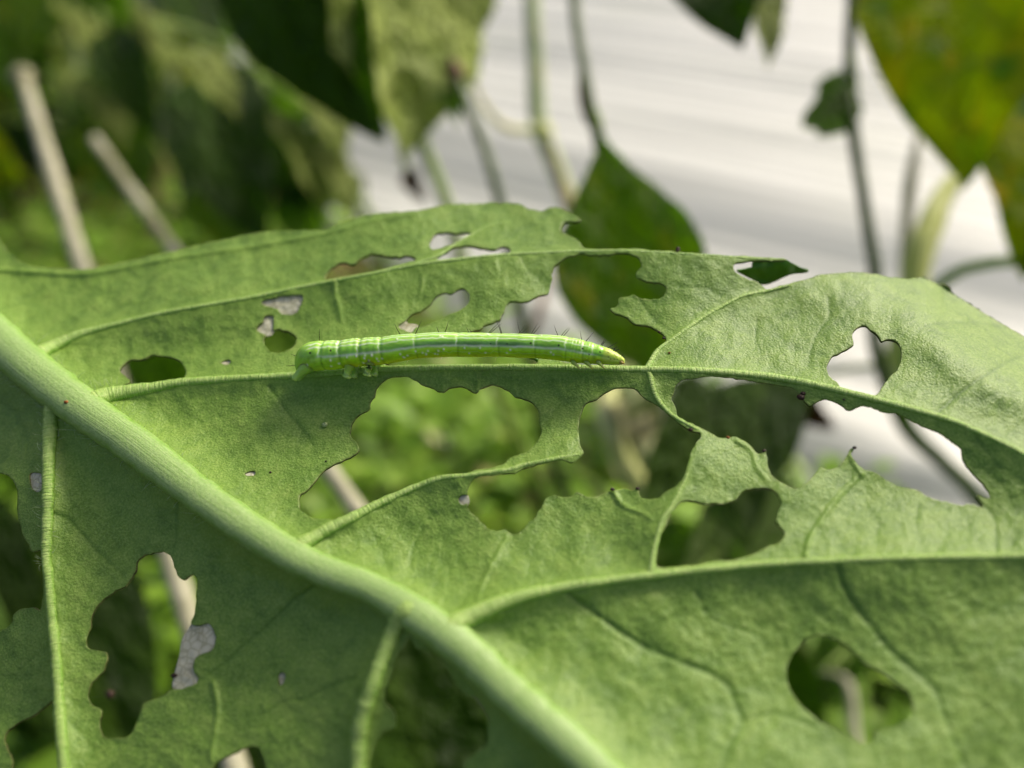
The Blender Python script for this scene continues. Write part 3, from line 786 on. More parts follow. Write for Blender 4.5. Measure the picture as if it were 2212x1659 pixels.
# fine hairs along the midrib and the first ribs
def build_hairs():
    m = simple_mat('leaf_hair', [(0.3, srgb(190, 210, 160)), (0.7, srgb(214, 226, 190))], 300, 0.4, 0.5, trans=0.3)
    vs, fs = [], []
    r = np.random.default_rng(9)
    def hair(c, d, L, rad):
        d = d / np.linalg.norm(d)
        bend = r.normal(0, 0.35, 3)
        pts = [c + d * L * t + bend * L * t * t for t in (0, .33, .66, 1)]
        v, f = tube(pts, [rad, rad * .9, rad * .6, rad * .15], 4, ref=(0.3, 0.2, 0.9))
        o = sum(len(q) for q in vs)
        vs.append(v); fs.extend([tuple(k + o for k in q) for q in f])
    for nm, t0, t1, num, off in (('midrib', 0.08, 0.42, 110, 0.5), ('lv1', 0.02, 0.5, 70, 0.5), ('v2', 0.0, 0.10, 50, .5), ('v1', 0, .08, 20, .5)):
        p = VP[nm]
        for k in range(num):
            t = r.uniform(t0, t1) * (len(p) - 1)
            i = int(t); q = p[i] + (p[min(i + 1, len(p) - 1)] - p[i]) * (t - i)
            dr = p[min(i + 1, len(p) - 1)][:2] - p[i][:2]; dr = dr / (np.linalg.norm(dr) + 1e-9)
            pr = np.array([-dr[1], dr[0]]) * (1 if r.random() < 0.5 else -1)
            x, y = q[0] + pr[0] * q[2] * off, q[1] + pr[1] * q[2] * off
            c = on_leaf(np.array(x), np.array(y), 0.15)
            d = (pr[0] * AX - pr[1] * AU) * 0.8 + NL * r.uniform(0.2, 1.0) + r.normal(0, .25, 3)
            hair(c, d, r.uniform(0.0004, 0.0010), 0.000016)
    o = mesh_obj('leaf_hair', np.vstack(vs), fs, m, leaf)
    o['kind'] = 'stuff'
build_hairs()

M_SPECK = simple_mat('dark_speck', [(0.3, srgb(30, 22, 18)), (0.7, srgb(70, 48, 30))], 900, 0.6, 0.4)
M_RUST = simple_mat('rusty_speck', [(0.3, srgb(120, 70, 26)), (0.7, srgb(160, 104, 50))], 900, 0.6, 0.3)
def blob(name, c, r, mat, parent, sq=(1, 1, 1), seed=0):
    rr = np.random.default_rng(seed)
    vs, fs = [], []
    nu, nv = 10, 7
    for j in range(nv):
        th = math.pi * (j + 0.02) / (nv - 0.96)
        for i in range(nu):
            ph = 2 * math.pi * i / nu
            k = r * (1 + 0.12 * rr.normal())
            vs.append(c + k * np.array([math.sin(th) * math.cos(ph) * sq[0], math.sin(th) * math.sin(ph) * sq[1], math.cos(th) * sq[2]]))
    for j in range(nv - 1):
        for i in range(nu):
            i2 = (i + 1) % nu
            fs.append((j * nu + i, j * nu + i2, (j + 1) * nu + i2, (j + 1) * nu + i))
    return mesh_obj(name, vs, fs, mat, parent)
for k, (x, y, r, mt, lf) in enumerate([(143, 868, .16, M_RUST, 1.05), (584, 1020, .09, M_SPECK, .05), (704, 996, .07, M_SPECK, .05), (1446, 762, .09, M_RUST, .05), (1731, 858, .28, M_SPECK, .0), (1823, 863, .09, M_SPECK, .05),
        (1492, 928, .16, M_SPECK, 0), (1573, 945, .14, M_RUST, 0), (1651, 974, .14, M_SPECK, 0), (1323, 1057, .16, M_SPECK, 0), (1378, 1055, .14, M_SPECK, 0), (1846, 967, .14, M_SPECK, 0), (1464, 536, .16, M_SPECK, 0.2), (1464, 541, .16, M_SPECK, 0.1), (376, 1459, .18, M_SPECK, 0), (1424, 717, .12, M_SPECK, 0), (1434, 730, .12, M_SPECK, 0), (1735, 850, .2, M_SPECK, 0)]):
    blob('speck', on_leaf(np.array(float(x)), np.array(float(y)), lf), r * 0.001, mt, leaf, (1.3, 1, .8), k)
M_EGG = simple_mat('egg_shell', [(0.3, srgb(150, 170, 104)), (0.7, srgb(190, 200, 150))], 2500, 0.25, 0.5, 0.00003)
egg = blob('insect_egg', on_leaf(np.array(702.0), np.array(917.0), 0.1), 0.00026, M_EGG, None, (1, 1, .8), 3)
tag(egg, 'tiny pale round egg stuck on the leaf beside its longest hole', 'egg')
# a dropping that hangs on silk inside the lower left hole
pel = empty('frass_pellet', W(np.array(238.), np.array(1500.), np.array(0.0618)), 'small black dropping hanging in the tall hole beside the left rib', 'dropping')
blob('pellet', W(np.array(238.), np.array(1500.), np.array(0.0618)), 0.00032, M_SPECK, pel, (1, 1, .9), 5)
M_SILK = simple_mat('silk', [(0.3, srgb(60, 80, 34)), (0.7, srgb(90, 110, 60))], 300, 0.4, 0.3)
silk0 = W(np.array(238.), np.array(1500.), np.array(0.0618)); silk1 = on_leaf(np.array(196.), np.array(1507.), -0.1)
tube_obj('silk_thread', [silk0, (silk0 + silk1) / 2 - np.array([0, 0, .0001]), silk1], [6e-6] * 3, M_SILK, pel, 4)

# stem the leaf grows on, left of the picture
M_STEMG = simple_mat('green_stem', [(0.3, srgb(70, 104, 40)), (0.7, srgb(110, 140, 66))], 160, 0.5, 0.35, 0.0006)
host = empty('host_stem', (stem_top[0], stem_top[1], 0), 'thick green stem that carries the chewed leaf', 'stem')
tube_obj('stem', [(stem_top[0] - 0.004, stem_top[1] + 0.004, -0.005), (stem_top[0] - 0.002, stem_top[1], 0.09), stem_top, stem_top + np.array([0.004, 0.006, 0.09]), stem_top + np.array([0.012, 0.014, 0.2])], [0.0045, 0.0042, 0.0038, 0.0034, 0.0028], M_STEMG, host, 14)

# ==================================================================== THE CATERPILLAR
def build_caterpillar():
    # x, centre y, half height   (photo units, tail to head)
    ST = np.array([(648, 803, 8), (651, 795, 15), (656, 786, 22), (663, 778, 28), (673, 772, 32), (685, 769, 33), (695, 768, 32.5), (713, 767, 32), (733, 766, 31), (757, 763, 31), (781, 761, 31), (805, 759, 30.5), (829, 757, 30.2), (865, 751.5, 28.8), (905, 747, 27.2), (953, 744.6, 26.6), (1000, 744.6, 26.2), (1033, 745, 26), (1085, 745.6, 25.6),
                   (1153, 748, 26), (1193, 750.5, 26.4), (1213, 752.5, 27), (1241, 757, 26.3), (1260, 760, 25), (1276, 763, 23.5), (1290, 765.5, 21.5), (1300, 767.8, 20), (1312, 770, 18.0), (1324, 773.5, 15.2), (1333, 776.5, 12.4), (1340, 779, 9.8), (1345, 781, 7.2), (1348, 782.5, 4.2), (1349.5, 783, 1.5)], float)
    p = catmull(ST, 10, False)
    seg = np.hypot(np.diff(p[:, 0]), np.diff(p[:, 1])); s = np.concatenate([[0], np.cumsum(seg)])
    n = 700
    q = np.linspace(0, s[-1], n)
    x = np.interp(q, s, p[:, 0]); y = np.interp(q, s, p[:, 1]); r = np.interp(q, s, p[:, 2])
    SEGX = [703, 741, 783, 829, 901, 990, 1081, 1159, 1226, 1262, 1285, 1301]
    fold = np.zeros(n)
    for k, sx in enumerate(SEGX):
        fold += (0.065 if sx < 850 else 0.035) * np.exp(-((x - sx) / 4.5) ** 2)
    # small annulets on the thorax and tail
    fold += 0.014 * np.clip((x - 1215) / 20, 0, 1) * np.clip((1300 - x) / 10, 0, 1) * (1 + np.cos(x / 7.0 * 2 * math.pi)) * 0.8
    fold += 0.010 * np.clip((850 - x) / 40, 0, 1) * np.clip((x - 670) / 20, 0, 1) * (1 + np.cos(x / 14.0 * 2 * math.pi))
    # bulge of each segment
    xb = np.interp(x, SEGX, np.arange(len(SEGX)))
    bul = 0.018 * np.sin((xb % 1) * math.pi)
    # depth: just in front of the rib it walks on
    yr = np.interp(x, VP['v2'][:, 0], VP['v2'][:, 1])
    zr = (on_leaf(x, yr) - C0) @ AF
    zr = np.convolve(np.pad(zr, 40, 'edge'), np.ones(81) / 81, 'valid')
    zc = zr - 0.0011
    c = W(x, y, zc)
    R = r * zc / F
    T = np.gradient(c, axis=0); T /= np.linalg.norm(T, axis=1)[:, None]
    TC = (C0 - c); TC /= np.linalg.norm(TC, axis=1)[:, None]
    TC -= (TC * T).sum(1)[:, None] * T; TC /= np.linalg.norm(TC, axis=1)[:, None]
    UP = np.cross(TC, T); 
    if UP[n // 2] @ AU < 0: UP = -UP
    m = 120
    al = np.linspace(0, 2 * math.pi, m, endpoint=False)      # 0 = back, 90 deg = facing the lens
    ad = np.degrees(np.where(al > math.pi, 2 * math.pi - al, al))
    prof = 1 - 0.035 * np.exp(-((ad - 97) / 9) ** 2) + 0.03 * np.exp(-((ad - 118) / 12) ** 2)
    rr = R[:, None] * prof[None, :] * (1 - fold[:, None] * (0.35 + 0.65 * (ad[None, :] < 130))) * (1 + bul[:, None])
    wr = 0.010 * vnoise(None, np.repeat(x[:, None], m, 1), np.repeat(ad[None, :], n, 0), 6.5, 51) + 0.008 * vnoise(None, np.repeat(x[:, None], m, 1), np.repeat(ad[None, :], n, 0) * .5, 14, 52)
    rr = rr * (1 + wr)
    v = c[:, None, :] + rr[..., None] * (np.cos(al)[None, :, None] * UP[:, None, :] + np.sin(al)[None, :, None] * TC[:, None, :])
    # colours
    X = np.repeat(x[:, None], m, 1); A = np.repeat(ad[None, :], n, 0)
    def L(*c): return np.array(srgb(*c)[:3])
    back, side, low, belly = L(166, 214, 88), L(146, 202, 74), L(176, 226, 40), L(212, 236, 36)
    def sm_(e0, e1, t):
        k = np.clip((t - e0) / (e1 - e0), 0, 1); return (k * k * (3 - 2 * k))[..., None]
    nz = vnoise(None, X, A, 22, 53)
    col = back * (1 - sm_(48, 66, A)) + side * sm_(48, 66, A)
    # gut colour: darker blue green band mid body, above the side stripe
    gut = sm_(62, 80, A) * (1 - sm_(90, 98, A)) * (np.clip((X - 880) / 40, 0, 1) * np.clip((1180 - X) / 60, 0, 1))[..., None]
    col = col * (1 - 0.7 * gut) + L(96, 146, 88) * 0.7 * gut
    col = col * (1 - sm_(94, 102, A)) + low * sm_(94, 102, A)
    col = col * (1 - sm_(125, 160, A)) + belly * sm_(125, 160, A)
    tail = np.clip((770 - X) / 80, 0, 1)[..., None]
    col = col * (1 - 0.55 * tail) + L(166, 216, 76) * 0.55 * tail
    thor = (np.clip((X - 1200) / 60, 0, 1)[..., None]) * sm_(100, 115, A)
    col = col * (1 - 0.6 * thor) + L(192, 228, 34) * 0.6 * thor
    col *= (1 + 0.14 * nz + 0.10 * vnoise(None, X, A, 7, 54))[..., None]
    pale = L(250, 252, 236); cream = L(216, 232, 160)
    def line(a0, w, wob, amt, c_, x0=672, x1=1296, seed=60):
        cen = a0 + wob * vnoise(None, X, X * 0 + seed, 9, seed) + wob * 0.6 * vnoise(None, X, X * 0 + seed, 27, seed + 1)
        brk = 0.75 + 0.25 * vnoise(None, X, X * 0 + 5, 16, seed + 2)
        k = np.exp(-((A - cen) / w) ** 2) * amt * brk * (np.clip((X - x0) / 14, 0, 1) * np.clip((x1 - X) / 14, 0, 1))
        return k[..., None], c_
    for k, c_ in (line(95, 5.2, 2.2, 0.8, pale, 690), line(57, 3.6, 3.4, 0.75, pale, 672, 1290, 70), line(36, 3.8, 2.8, 0.72, pale, 672, 1260, 80), line(17, 4.0, 2.0, 0.6, pale, 690, 1260, 90), line(126, 2.4, 7, 0.42, cream, 880, 1290, 100)):
        col = col * (1 - k) + c_ * k
    for sx in SEGX[:-1]:
        cen = sx - 3 + 1.6 * vnoise(None, A, A * 0, 14, int(sx))
        k = (np.exp(-((X - cen) / 1.7) ** 2) * np.clip((A - 44) / 10, 0, 1) * np.clip((100 - A) / 6, 0, 1) * 0.38)[..., None]
        col = col * (1 - k) + pale * k
        k = (np.exp(-((X - sx - 1) / 2.2) ** 2) * 0.35 * (A > 96))[..., None]
        col = col * (1 - k) + L(80, 140, 20) * k
    rs = np.random.default_rng(5)
    for _ in range(46):                               # little white warts
        px = rs.uniform(665, 960) if rs.random() < 0.75 else rs.uniform(960, 1250); pa = rs.uniform(102, 140) if rs.random() < .7 else rs.uniform(20, 52)
        k = (np.exp(-(((X - px) / 2.1) ** 2 + ((A - pa) / 4.4) ** 2)) * 0.85)[..., None]
        col = col * (1 - k) + pale * k
        v += (np.exp(-(((X - px) / 2.6) ** 2 + ((A - pa) / 5.5) ** 2)) * 0.00005)[..., None] * (v - c[:, None, :]) / (rr[..., None] + 1e-9)
    for px, pa, w in ((1150, 76, 1), (1210, 78, 1), (1260, 74, 1), (1297, 72, 1), (684, 74, .9), (726, 72, .9), (1064, 84, .7), (1276, 99, .7), (1100, 83, .6)):
        k = (np.exp(-((((X - px) / (2.4 * w)) ** 2 + ((A - pa) / (5.0 * w)) ** 2) ** 2)) * 0.97)[..., None]
        col = col * (1 - k) + np.array([0.012, 0.012, 0.01]) * k
    hd = np.clip((X - 1300) / 8, 0, 1)[..., None]      # head capsule
    hc = L(192, 214, 90) * (1 - sm_(110, 150, A)) + L(184, 218, 66) * sm_(110, 150, A)
    hc = hc * (1 + 0.12 * vnoise(None, X, A, 5, 57))[..., None]
    for px, pa in ((1313, 62), (1326, 58), (1330, 70), (1316, 92), (1328, 96), (1334, 88), (1321, 103), (1338, 60)):
        k = (np.exp(-(((X - px) / 1.5) ** 2 + ((A - pa) / 5) ** 2)) * 0.8)[..., None]
        hc = hc * (1 - k) + L(70, 60, 20) * k
    mouth = np.exp(-(((X - 1344) / 3.5) ** 2))[..., None] * (A > 70)[..., None] * .7
    hc = hc * (1 - mouth) + L(120, 74, 44) * mouth
    col = col * (1 - hd) + hc * hd
    col = np.clip(col, 0.002, 0.9)
    verts = [v.reshape(-1, 3)]; cols = [col.reshape(-1, 3)]
    faces = [(i * m + k, i * m + (k + 1) % m, (i + 1) * m + (k + 1) % m, (i + 1) * m + k) for i in range(n - 1) for k in range(m)]
    faces.append(tuple(range(m))[::-1]); faces.append(tuple(range((n - 1) * m, n * m)))
    off = n * m
    def limb(pts, rad, c0, c1, nseg=12, flat=1.0):
        nonlocal off
        vv, ff = tube(pts, rad, nseg, ref=(0.2, 0.5, 0.8), flat=flat)
        verts.append(vv); faces.extend([tuple(k + off for k in f) for f in ff])
        t = np.repeat(np.linspace(0, 1, len(pts)), nseg)[:, None]
        cols.append(np.array(c0) * (1 - t) + np.array(c1) * t); off += len(vv)
    def zat(px): return float(np.interp(px, x, zc))
    g1, g2 = L(158, 206, 76), L(178, 208, 116)
    px = K * 0.001
    def ppath(lst, dz):
        return [W(np.array(float(a)), np.array(float(b)), np.array(zat(a) + d)) for (a, b), d in zip(lst, dz)]
    # clasping legs: two near, two far, one pair at the tail
    for dz, sh_ in ((-0.0004, 0), (0.0012, 16)):
        limb(ppath([(757 + sh_, 780), (755 + sh_, 790), (752 + sh_, 800), (750 + sh_, 808), (749 + sh_, 813), (748 + sh_, 816)], [dz] * 3 + [dz * .8] * 3), np.array([15, 12.5, 8.6, 7.6, 10.5, 9]) * px, g1, g2)
        limb(ppath([(800 + sh_, 776), (798 + sh_, 786), (796 + sh_, 796), (794 + sh_, 804), (793 + sh_, 809), (792 + sh_, 812)], [dz] * 3 + [dz * .8] * 3), np.array([14, 11.5, 8, 7.4, 10, 8.6]) * px, g1, g2)
    for dz, sh_ in ((-0.0005, 0), (0.0010, 8)):
        limb(ppath([(672 + sh_, 782), (660 + sh_, 794), (650 + sh_, 803), (642 + sh_, 811), (637 + sh_, 817), (635 + sh_, 821)], [dz * .5, dz, dz, dz, dz, dz]), np.array([18, 14.5, 10, 7.6, 7.8, 6.4]) * px, g1, g2)
    # six jointed true legs behind the head
    for dz in (-0.0005, 0.0005):
        for lx in (1238, 1266, 1292):
            limb(ppath([(lx, 776), (lx + 1, 783), (lx + 6, 788), (lx + 11, 793), (lx + 15, 797)], [dz * .6, dz, dz * 1.2, dz * 1.2, dz * 1.1]), np.array([8, 5.5, 3.4, 2.2, .8]) * px, L(150, 196, 40), L(196, 190, 130), 10)
    # jaw palps
    limb(ppath([(1340, 781), (1345, 784), (1349, 786)], [-.0003] * 3), np.array([3, 2.2, .8]) * px, L(170, 150, 80), L(110, 70, 40), 8)
    M = Mat('caterpillar_skin')
    cc = M.attr('col', 'Color')
    co = M.coord('Object')
    n1 = M.noise(co, 6000, 2)
    P = M.principled(cc, 0.26, 0.5, M.bump(n1, 0.00003, 0.6), sss=0.9, sss_r=(0.9, 1.0, 0.25), sss_scale=0.0006)
    root = empty('caterpillar', W(np.array(700.), np.array(808.), np.array(zat(700))), 'slender bright green looper caterpillar with white stripes stretched along the rib', 'caterpillar')
    body = mesh_obj('body', np.vstack(verts), faces, M.m, root)
    setattr_c(body.data, 'col', np.vstack(cols))
    # eyes' glint spot comes from the skin; bristles
    MB_ = simple_mat('bristle', [(0.3, srgb(26, 18, 12)), (0.7, srgb(60, 44, 30))], 500, 0.4, 0.4)
    MG_ = simple_mat('golden_bristle', [(0.3, srgb(200, 184, 120)), (0.7, srgb(224, 212, 160))], 500, 0.4, 0.4)
    BR = [((864, 720), (856, 706)), ((897, 720), (907, 700)), ((960, 719), (966, 702)), ((953, 725), (946, 712)), ((1015, 721), (1010, 712)), ((1019, 719), (1016, 714)), ((1054, 719), (1073, 702)), ((1057, 719), (1076, 705)), ((1083, 720), (1075, 700)), ((1085, 720), (1080, 703)), ((1118, 721), (1130, 709)), ((1121, 722), (1135, 711)),
          ((1125, 722), (1119, 699)), ((1146, 722), (1157, 706)), ((1149, 722), (1161, 710)), ((1207, 726), (1200, 710)), ((1210, 726), (1222, 714)), ((1214, 727), (1226, 715)), ((1258, 736), (1255, 722)), ((1264, 737), (1277, 724)), ((1296, 747), (1303, 737)), ((1299, 748), (1306, 739)), ((1308, 752), (1326, 744)), ((1312, 755), (1328, 752)), ((1316, 757), (1331, 756)), ((1322, 760), (1329, 752)), ((1325, 761), (1334, 755)), ((1340, 772), (1345, 767)),
          ((690, 735), (690, 718)), ((652, 772), (636, 768)), ((645, 787), (626, 790))]
    for k, (a, b) in enumerate(BR):
        za = zat(a[0]); 
        d0 = W(np.array(float(a[0])), np.array(float(a[1]) + 2), np.array(za - 0.0001)); d1 = W(np.array(float(b[0])), np.array(float(b[1])), np.array(za - 0.0003))
        d1 = d0 + (d1 - d0) * 1.45
        mid = (d0 + d1) / 2 + AX * 0.00003 * ((k % 3) - 1)
        tube_obj('bristle', [d0, mid, d1], [3.0e-5, 2.5e-5, 9e-6], MB_, root, 5)
    for a, b in (((745, 795), (743, 803)), ((776, 788), (772, 797)), ((882, 778), (877, 787)), ((955, 771), (951, 778)), ((1072, 771), (1069, 780)), ((789, 800), (795, 806)), ((1243, 784), (1252, 794))):
        za = zat(a[0]) - 0.0008
        tube_obj('bristle', [W(np.array(float(a[0])), np.array(float(a[1])), np.array(za)), W(np.array(float(b[0])), np.array(float(b[1])), np.array(za))], [1.6e-5, 6e-6], MG_, root, 5)
build_caterpillar()

# ==================================================================== BACKGROUND PLANTS
def gam(m, c, g):
    nd = m.n('ShaderNodeGamma'); nd.inputs['Gamma'].default_value = g
    m.l(c, nd.inputs['Color'])
    return nd.outputs[0]
def leaf_mat(name, a, b, veinc, rough=0.45, tint=(0.74, 1.0, 0.24, 1), trans=0.3, tcol=None, patches=None, spec=0.2, plo=0.0):
    m = Mat(name)
    co = m.coord('Object')
    n1 = m.noise(co, 7, 4); n2 = m.noise(co, 3.2, 3)
    c = m.ramp(n1, [(0.3, a), (0.7, b)])
    if patches:
        c = m.mix(m.ramp(n2, [(0.40 - plo, (0, 0, 0, 1)), (0.54 - plo, (1, 1, 1, 1))]), c, patches[0])
        n3 = m.noise(co, 4.5, 2)
        c = m.mix(m.ramp(n3, [(0.58 - plo, (0, 0, 0, 1)), (0.68 - plo, (1, 1, 1, 1))]), c, patches[1])
    c = m.mix(m.math('MULTIPLY', m.attr('vein'), 0.7), c, veinc)
    m.principled(c, rough, spec, m.bump(n1, 0.03), trans=trans, tcol=m.mix(1.0, gam(m, c, 0.32), tint, 'MULTIPLY'))
    return m.m
M_UP = leaf_mat('foliage_upper', srgb(66, 98, 22), srgb(96, 130, 36), srgb(116, 144, 58), trans=0.65)
M_UP2 = leaf_mat('foliage_upper_spotted', srgb(56, 88, 10), srgb(82, 114, 16), srgb(100, 128, 34), patches=(srgb(104, 130, 10), srgb(190, 170, 20)), trans=0.65)
M_UPY = leaf_mat('foliage_yellowing', srgb(36, 92, 6), srgb(60, 116, 8), srgb(94, 134, 26), patches=(srgb(190, 184, 12), srgb(250, 186, 12)), trans=0.75, tint=(0.92, 1.0, 0.14, 1), plo=0.04)
M_DK = leaf_mat('foliage_deep_green', srgb(52, 84, 14), srgb(74, 106, 22), srgb(90, 118, 40), trans=0.35)
M_LO = leaf_mat('foliage_under', srgb(122, 146, 80), srgb(156, 174, 108), srgb(186, 198, 128), trans=0.65)
M_LOP = leaf_mat('foliage_pale', srgb(182, 204, 100), srgb(210, 224, 132), srgb(136, 156, 70), trans=0.4, tint=(0.92, 1.0, 0.6, 1))
M_DRY = leaf_mat('foliage_dry', srgb(212, 212, 156), srgb(234, 232, 190), srgb(200, 198, 140), trans=0.2, tint=(1, .97, .7, 1))
M_BRN = leaf_mat('foliage_brown', srgb(110, 60, 34), srgb(150, 92, 56), srgb(130, 80, 50), trans=0.15, tcol=srgb(160, 90, 40))

def leaf_mesh(name, mu, ml, curl=0.12, fold=0.18, wave=0.03, seed=0, pw=0.72, rel=0.022):
    """unit leaf: base at origin, tip at +Y, upper side +Z, width 1 (scaled by the object)"""
    nu, nv = 13, 25
    r = np.random.default_rng(seed)
    vs, vein = [], []
    for side in (0, 1):
        for j in range(nv):
            t = j / (nv - 1)
            wdt = 0.5 * (math.sin(math.pi * t ** pw) ** (0.85 if pw < .9 else 1.0)) * (1 - 0.18 * t) * 1.12
            for i in range(nu):
                u = (i / (nu - 1) - 0.5) * 2
                xx = u * max(wdt, 0.004)
                zz = fold * abs(xx) - curl * 4 * (t - 0.35) ** 2 * 0.5 + wave * math.sin(t * 15 + u * 2 + seed) * abs(u)
                lat = abs(math.sin((t * 7 - abs(u) * 1.6) * math.pi)) ** 0.6
                zz += rel * lat * min(1, abs(u) * 3) * math.sin(math.pi * t)
                vn = max(math.exp(-(u * 7) ** 2), 0.6 * (1 - lat) ** 2)
                zz -= 0.014 * side * (1 if 0 < j < nv - 1 and 0 < i < nu - 1 else 0)
                vs.append((xx, t, zz)); vein.append(vn)
    fs, mi = [], []
    for j in range(nv - 1):
        for i in range(nu - 1):
            a = j * nu + i
            fs.append((a, a + 1, a + nu + 1, a + nu)); mi.append(0)
            b = nu * nv + a
            fs.append((b, b + nu, b + nu + 1, b + 1)); mi.append(1)
    me = bpy.data.meshes.new(name)
    me.from_pydata(vs, [], fs)
    me.materials.append(mu); me.materials.append(ml)
    me.polygons.foreach_set('material_index', np.array(mi, np.int32))
    me.polygons.foreach_set('use_smooth', np.ones(len(fs), bool))
    setattr_f(me, 'vein', vein)
    me.update()
    return me
LM = {
 'k0': leaf_mesh('leaf_deep', M_DK, M_DK, 0.10, 0.15, 0.02, 10), 'k1': leaf_mesh('leaf_deep_curled', M_DK, M_DK, 0.25, 0.25, 0.03, 11),
 'g0': leaf_mesh('leaf_dark', M_UP, M_LO, 0.10, 0.15, 0.02, 0), 'g1': leaf_mesh('leaf_dark_curled', M_UP, M_LO, 0.30, 0.30, 0.04, 1), 'g2': leaf_mesh('leaf_dark_wavy', M_UP, M_LO, -0.15, 0.10, 0.06, 2),
 's0': leaf_mesh('leaf_spotted', M_UP2, M_LO, 0.12, 0.12, 0.02, 3), 's1': leaf_mesh('leaf_spotted_hanging', M_UP2, M_LO, 0.10, 0.10, 0.01, 3, 1.5), 'y0': leaf_mesh('leaf_yellowing', M_UPY, M_LO, 0.08, 0.10, 0.03, 4), 'y1': leaf_mesh('leaf_yellowing_b', M_UPY, M_LO, 0.2, 0.2, 0.03, 8),
 'p0': leaf_mesh('leaf_pale', M_LOP, M_LOP, 0.15, 0.22, 0.05, 5, 0.72, 0.05), 'd0': leaf_mesh('leaf_dry', M_DRY, M_DRY, 0.35, 0.45, 0.08, 6), 'b0': leaf_mesh('leaf_brown', M_BRN, M_BRN, 0.4, 0.5, 0.1, 7),
}
TOCAM = Vector(C0)
STEMS, BASES = {}, []
def put_leaf(parent, kind, b, t, width, face=1, roll=0.0):
    """b, t = (x, y, depth) of base and tip; width in photo units at the base depth"""
    P0, P1 = V(*[np.array(float(q)) for q in b]), V(*[np.array(float(q)) for q in t])
    Y = (P1 - P0); L = Y.length; Y.normalize()
    Z = (TOCAM - (P0 + P1) / 2) * face
    Z = (Z - Y * Z.dot(Y)).normalized()
    Z = Matrix.Rotation(math.radians(roll), 3, Y) @ Z
    X = Y.cross(Z).normalized()
    wd = width * 0.5 * (b[2] + t[2]) / F
    BASES.append((parent, np.array(P0), np.array(Y)))
    o = bpy.data.objects.new('leaf', LM[kind])
    COL.objects.link(o)
    o.parent = parent
    m = Matrix.Identity(4)
    zs = min(L, wd * 1.6)
    for k in range(3):
        m[k][0] = X[k] * wd; m[k][1] = Y[k] * L; m[k][2] = Z[k] * zs; m[k][3] = P0[k]
    o.matrix_parent_inverse = parent.matrix_world.inverted()
    o.matrix_world = m
    return o

def put_stem(parent, pts, widths, mat, name='stem', nseg=12):
    """pts (x, y, depth); widths in photo units"""
    p = catmull([tuple(q) + (w,) for q, w in zip(pts, widths)], 5, False)
    P = W(p[:, 0], p[:, 1], p[:, 2])
    R = 0.5 * p[:, 3] * p[:, 2] / F
    P = P + (R[:, None] * 0.10) * np.stack([vnoise(None, np.arange(len(P)) * 1., np.arange(len(P)) * 0. + k, 2.3, 71 + k) for k in range(3)], 1)
    STEMS.setdefault(parent.name, []).append(P)
    return tube_obj(name, P, R, mat, parent, nseg)

def stem_mat(name, a, b, c=None):
    m = Mat(name)
    co = m.coord('Object', (1, 1, 0.3))
    n1 = m.noise(co, 220, 4); n2 = m.noise(m.coord('Object'), 60, 3)
    col = m.ramp(n1, [(0.3, a), (0.7, b)])
    if c: col = m.mix(m.ramp(n2, [(0.5, (0, 0, 0, 1)), (0.65, (1, 1, 1, 1))]), col, c)
    m.principled(col, 0.5, 0.35, m.bump(n1, 0.0006), sss=0.1, sss_scale=0.001)
    return m.m
M_SDARK = stem_mat('stem_dark_green', srgb(54, 76, 26), srgb(78, 100, 42))
M_SPALE = stem_mat('stem_pale_green', srgb(150, 170, 110), srgb(186, 198, 146), srgb(196, 190, 110))
M_SOLIVE = stem_mat('stem_olive', srgb(98, 128, 40), srgb(134, 158, 64))
M_SGREEN = stem_mat('stem_fresh_green', srgb(110, 156, 34), srgb(146, 188, 60))
M_SPALED = stem_mat('branch_bleached', srgb(206, 204, 150), srgb(230, 228, 186), srgb(180, 186, 110))
M_SYEL = stem_mat('stem_yellow_green', srgb(196, 204, 104), srgb(222, 226, 150))
M_STAN = stem_mat('twig_tan', srgb(160, 158, 128), srgb(190, 186, 158), srgb(132, 130, 92))
M_SBRN = stem_mat('twig_brown', srgb(112, 78, 58), srgb(150, 112, 88))

# --- plant in the middle, right behind the chewed leaf
pc = empty('pepper_plant', G(1500, 1330), 'slim plant with a dark hanging leaf and bare stems behind the chewed leaf', 'plant')
put_stem(pc, [(1232, -260, .20), (1240, 0, .19), (1262, 150, .182), (1283, 260, .178), (1297, 345, .175)], [24, 24, 24, 26, 20], M_SDARK, 'petiole')
put_leaf(pc, 's1', (1294, 270, .174), (1405, 800, .158), 325, 1, -6)
put_stem(pc, [(1262, 120, .184), (1256, 170, .182), (1262, 230, .180), (1282, 285, .179)], [8, 16, 20, 8], M_SBRN, 'dry_bract')
put_stem(pc, [(1142, -260, .26), (1148, 0, .25), (1156, 130, .25), (1166, 270, .25), (1200, 360, .248), (1240, 460, .245), (1300, 640, .245), (1370, 900, .25), (1440, 1150, .258), (1500, 1330, .2445)], [32, 34, 34, 38, 36, 36, 36, 38, 42, 46], M_SPALE)
put_stem(pc, [(1166, 276, .25), (1130, 282, .246), (1076, 266, .242), (1030, 200, .24), (1010, 120, .24)], [24, 18, 16, 12, 6], M_SPALE, 'branch')
blob('node', W(np.array(1170.), np.array(285.), np.array(.249)), 0.0031, M_SYEL, pc, (1, .8, .9), 12)
put_stem(pc, [(940, -260, .22), (946, 0, .215), (976, 150, .21), (1031, 275, .205), (1078, 433, .20), (1120, 640, .205), (1160, 860, .21), (1240, 1120, .22), (1380, 1420, .226)], [26, 26, 30, 24, 24, 26, 26, 30, 34], M_SDARK)
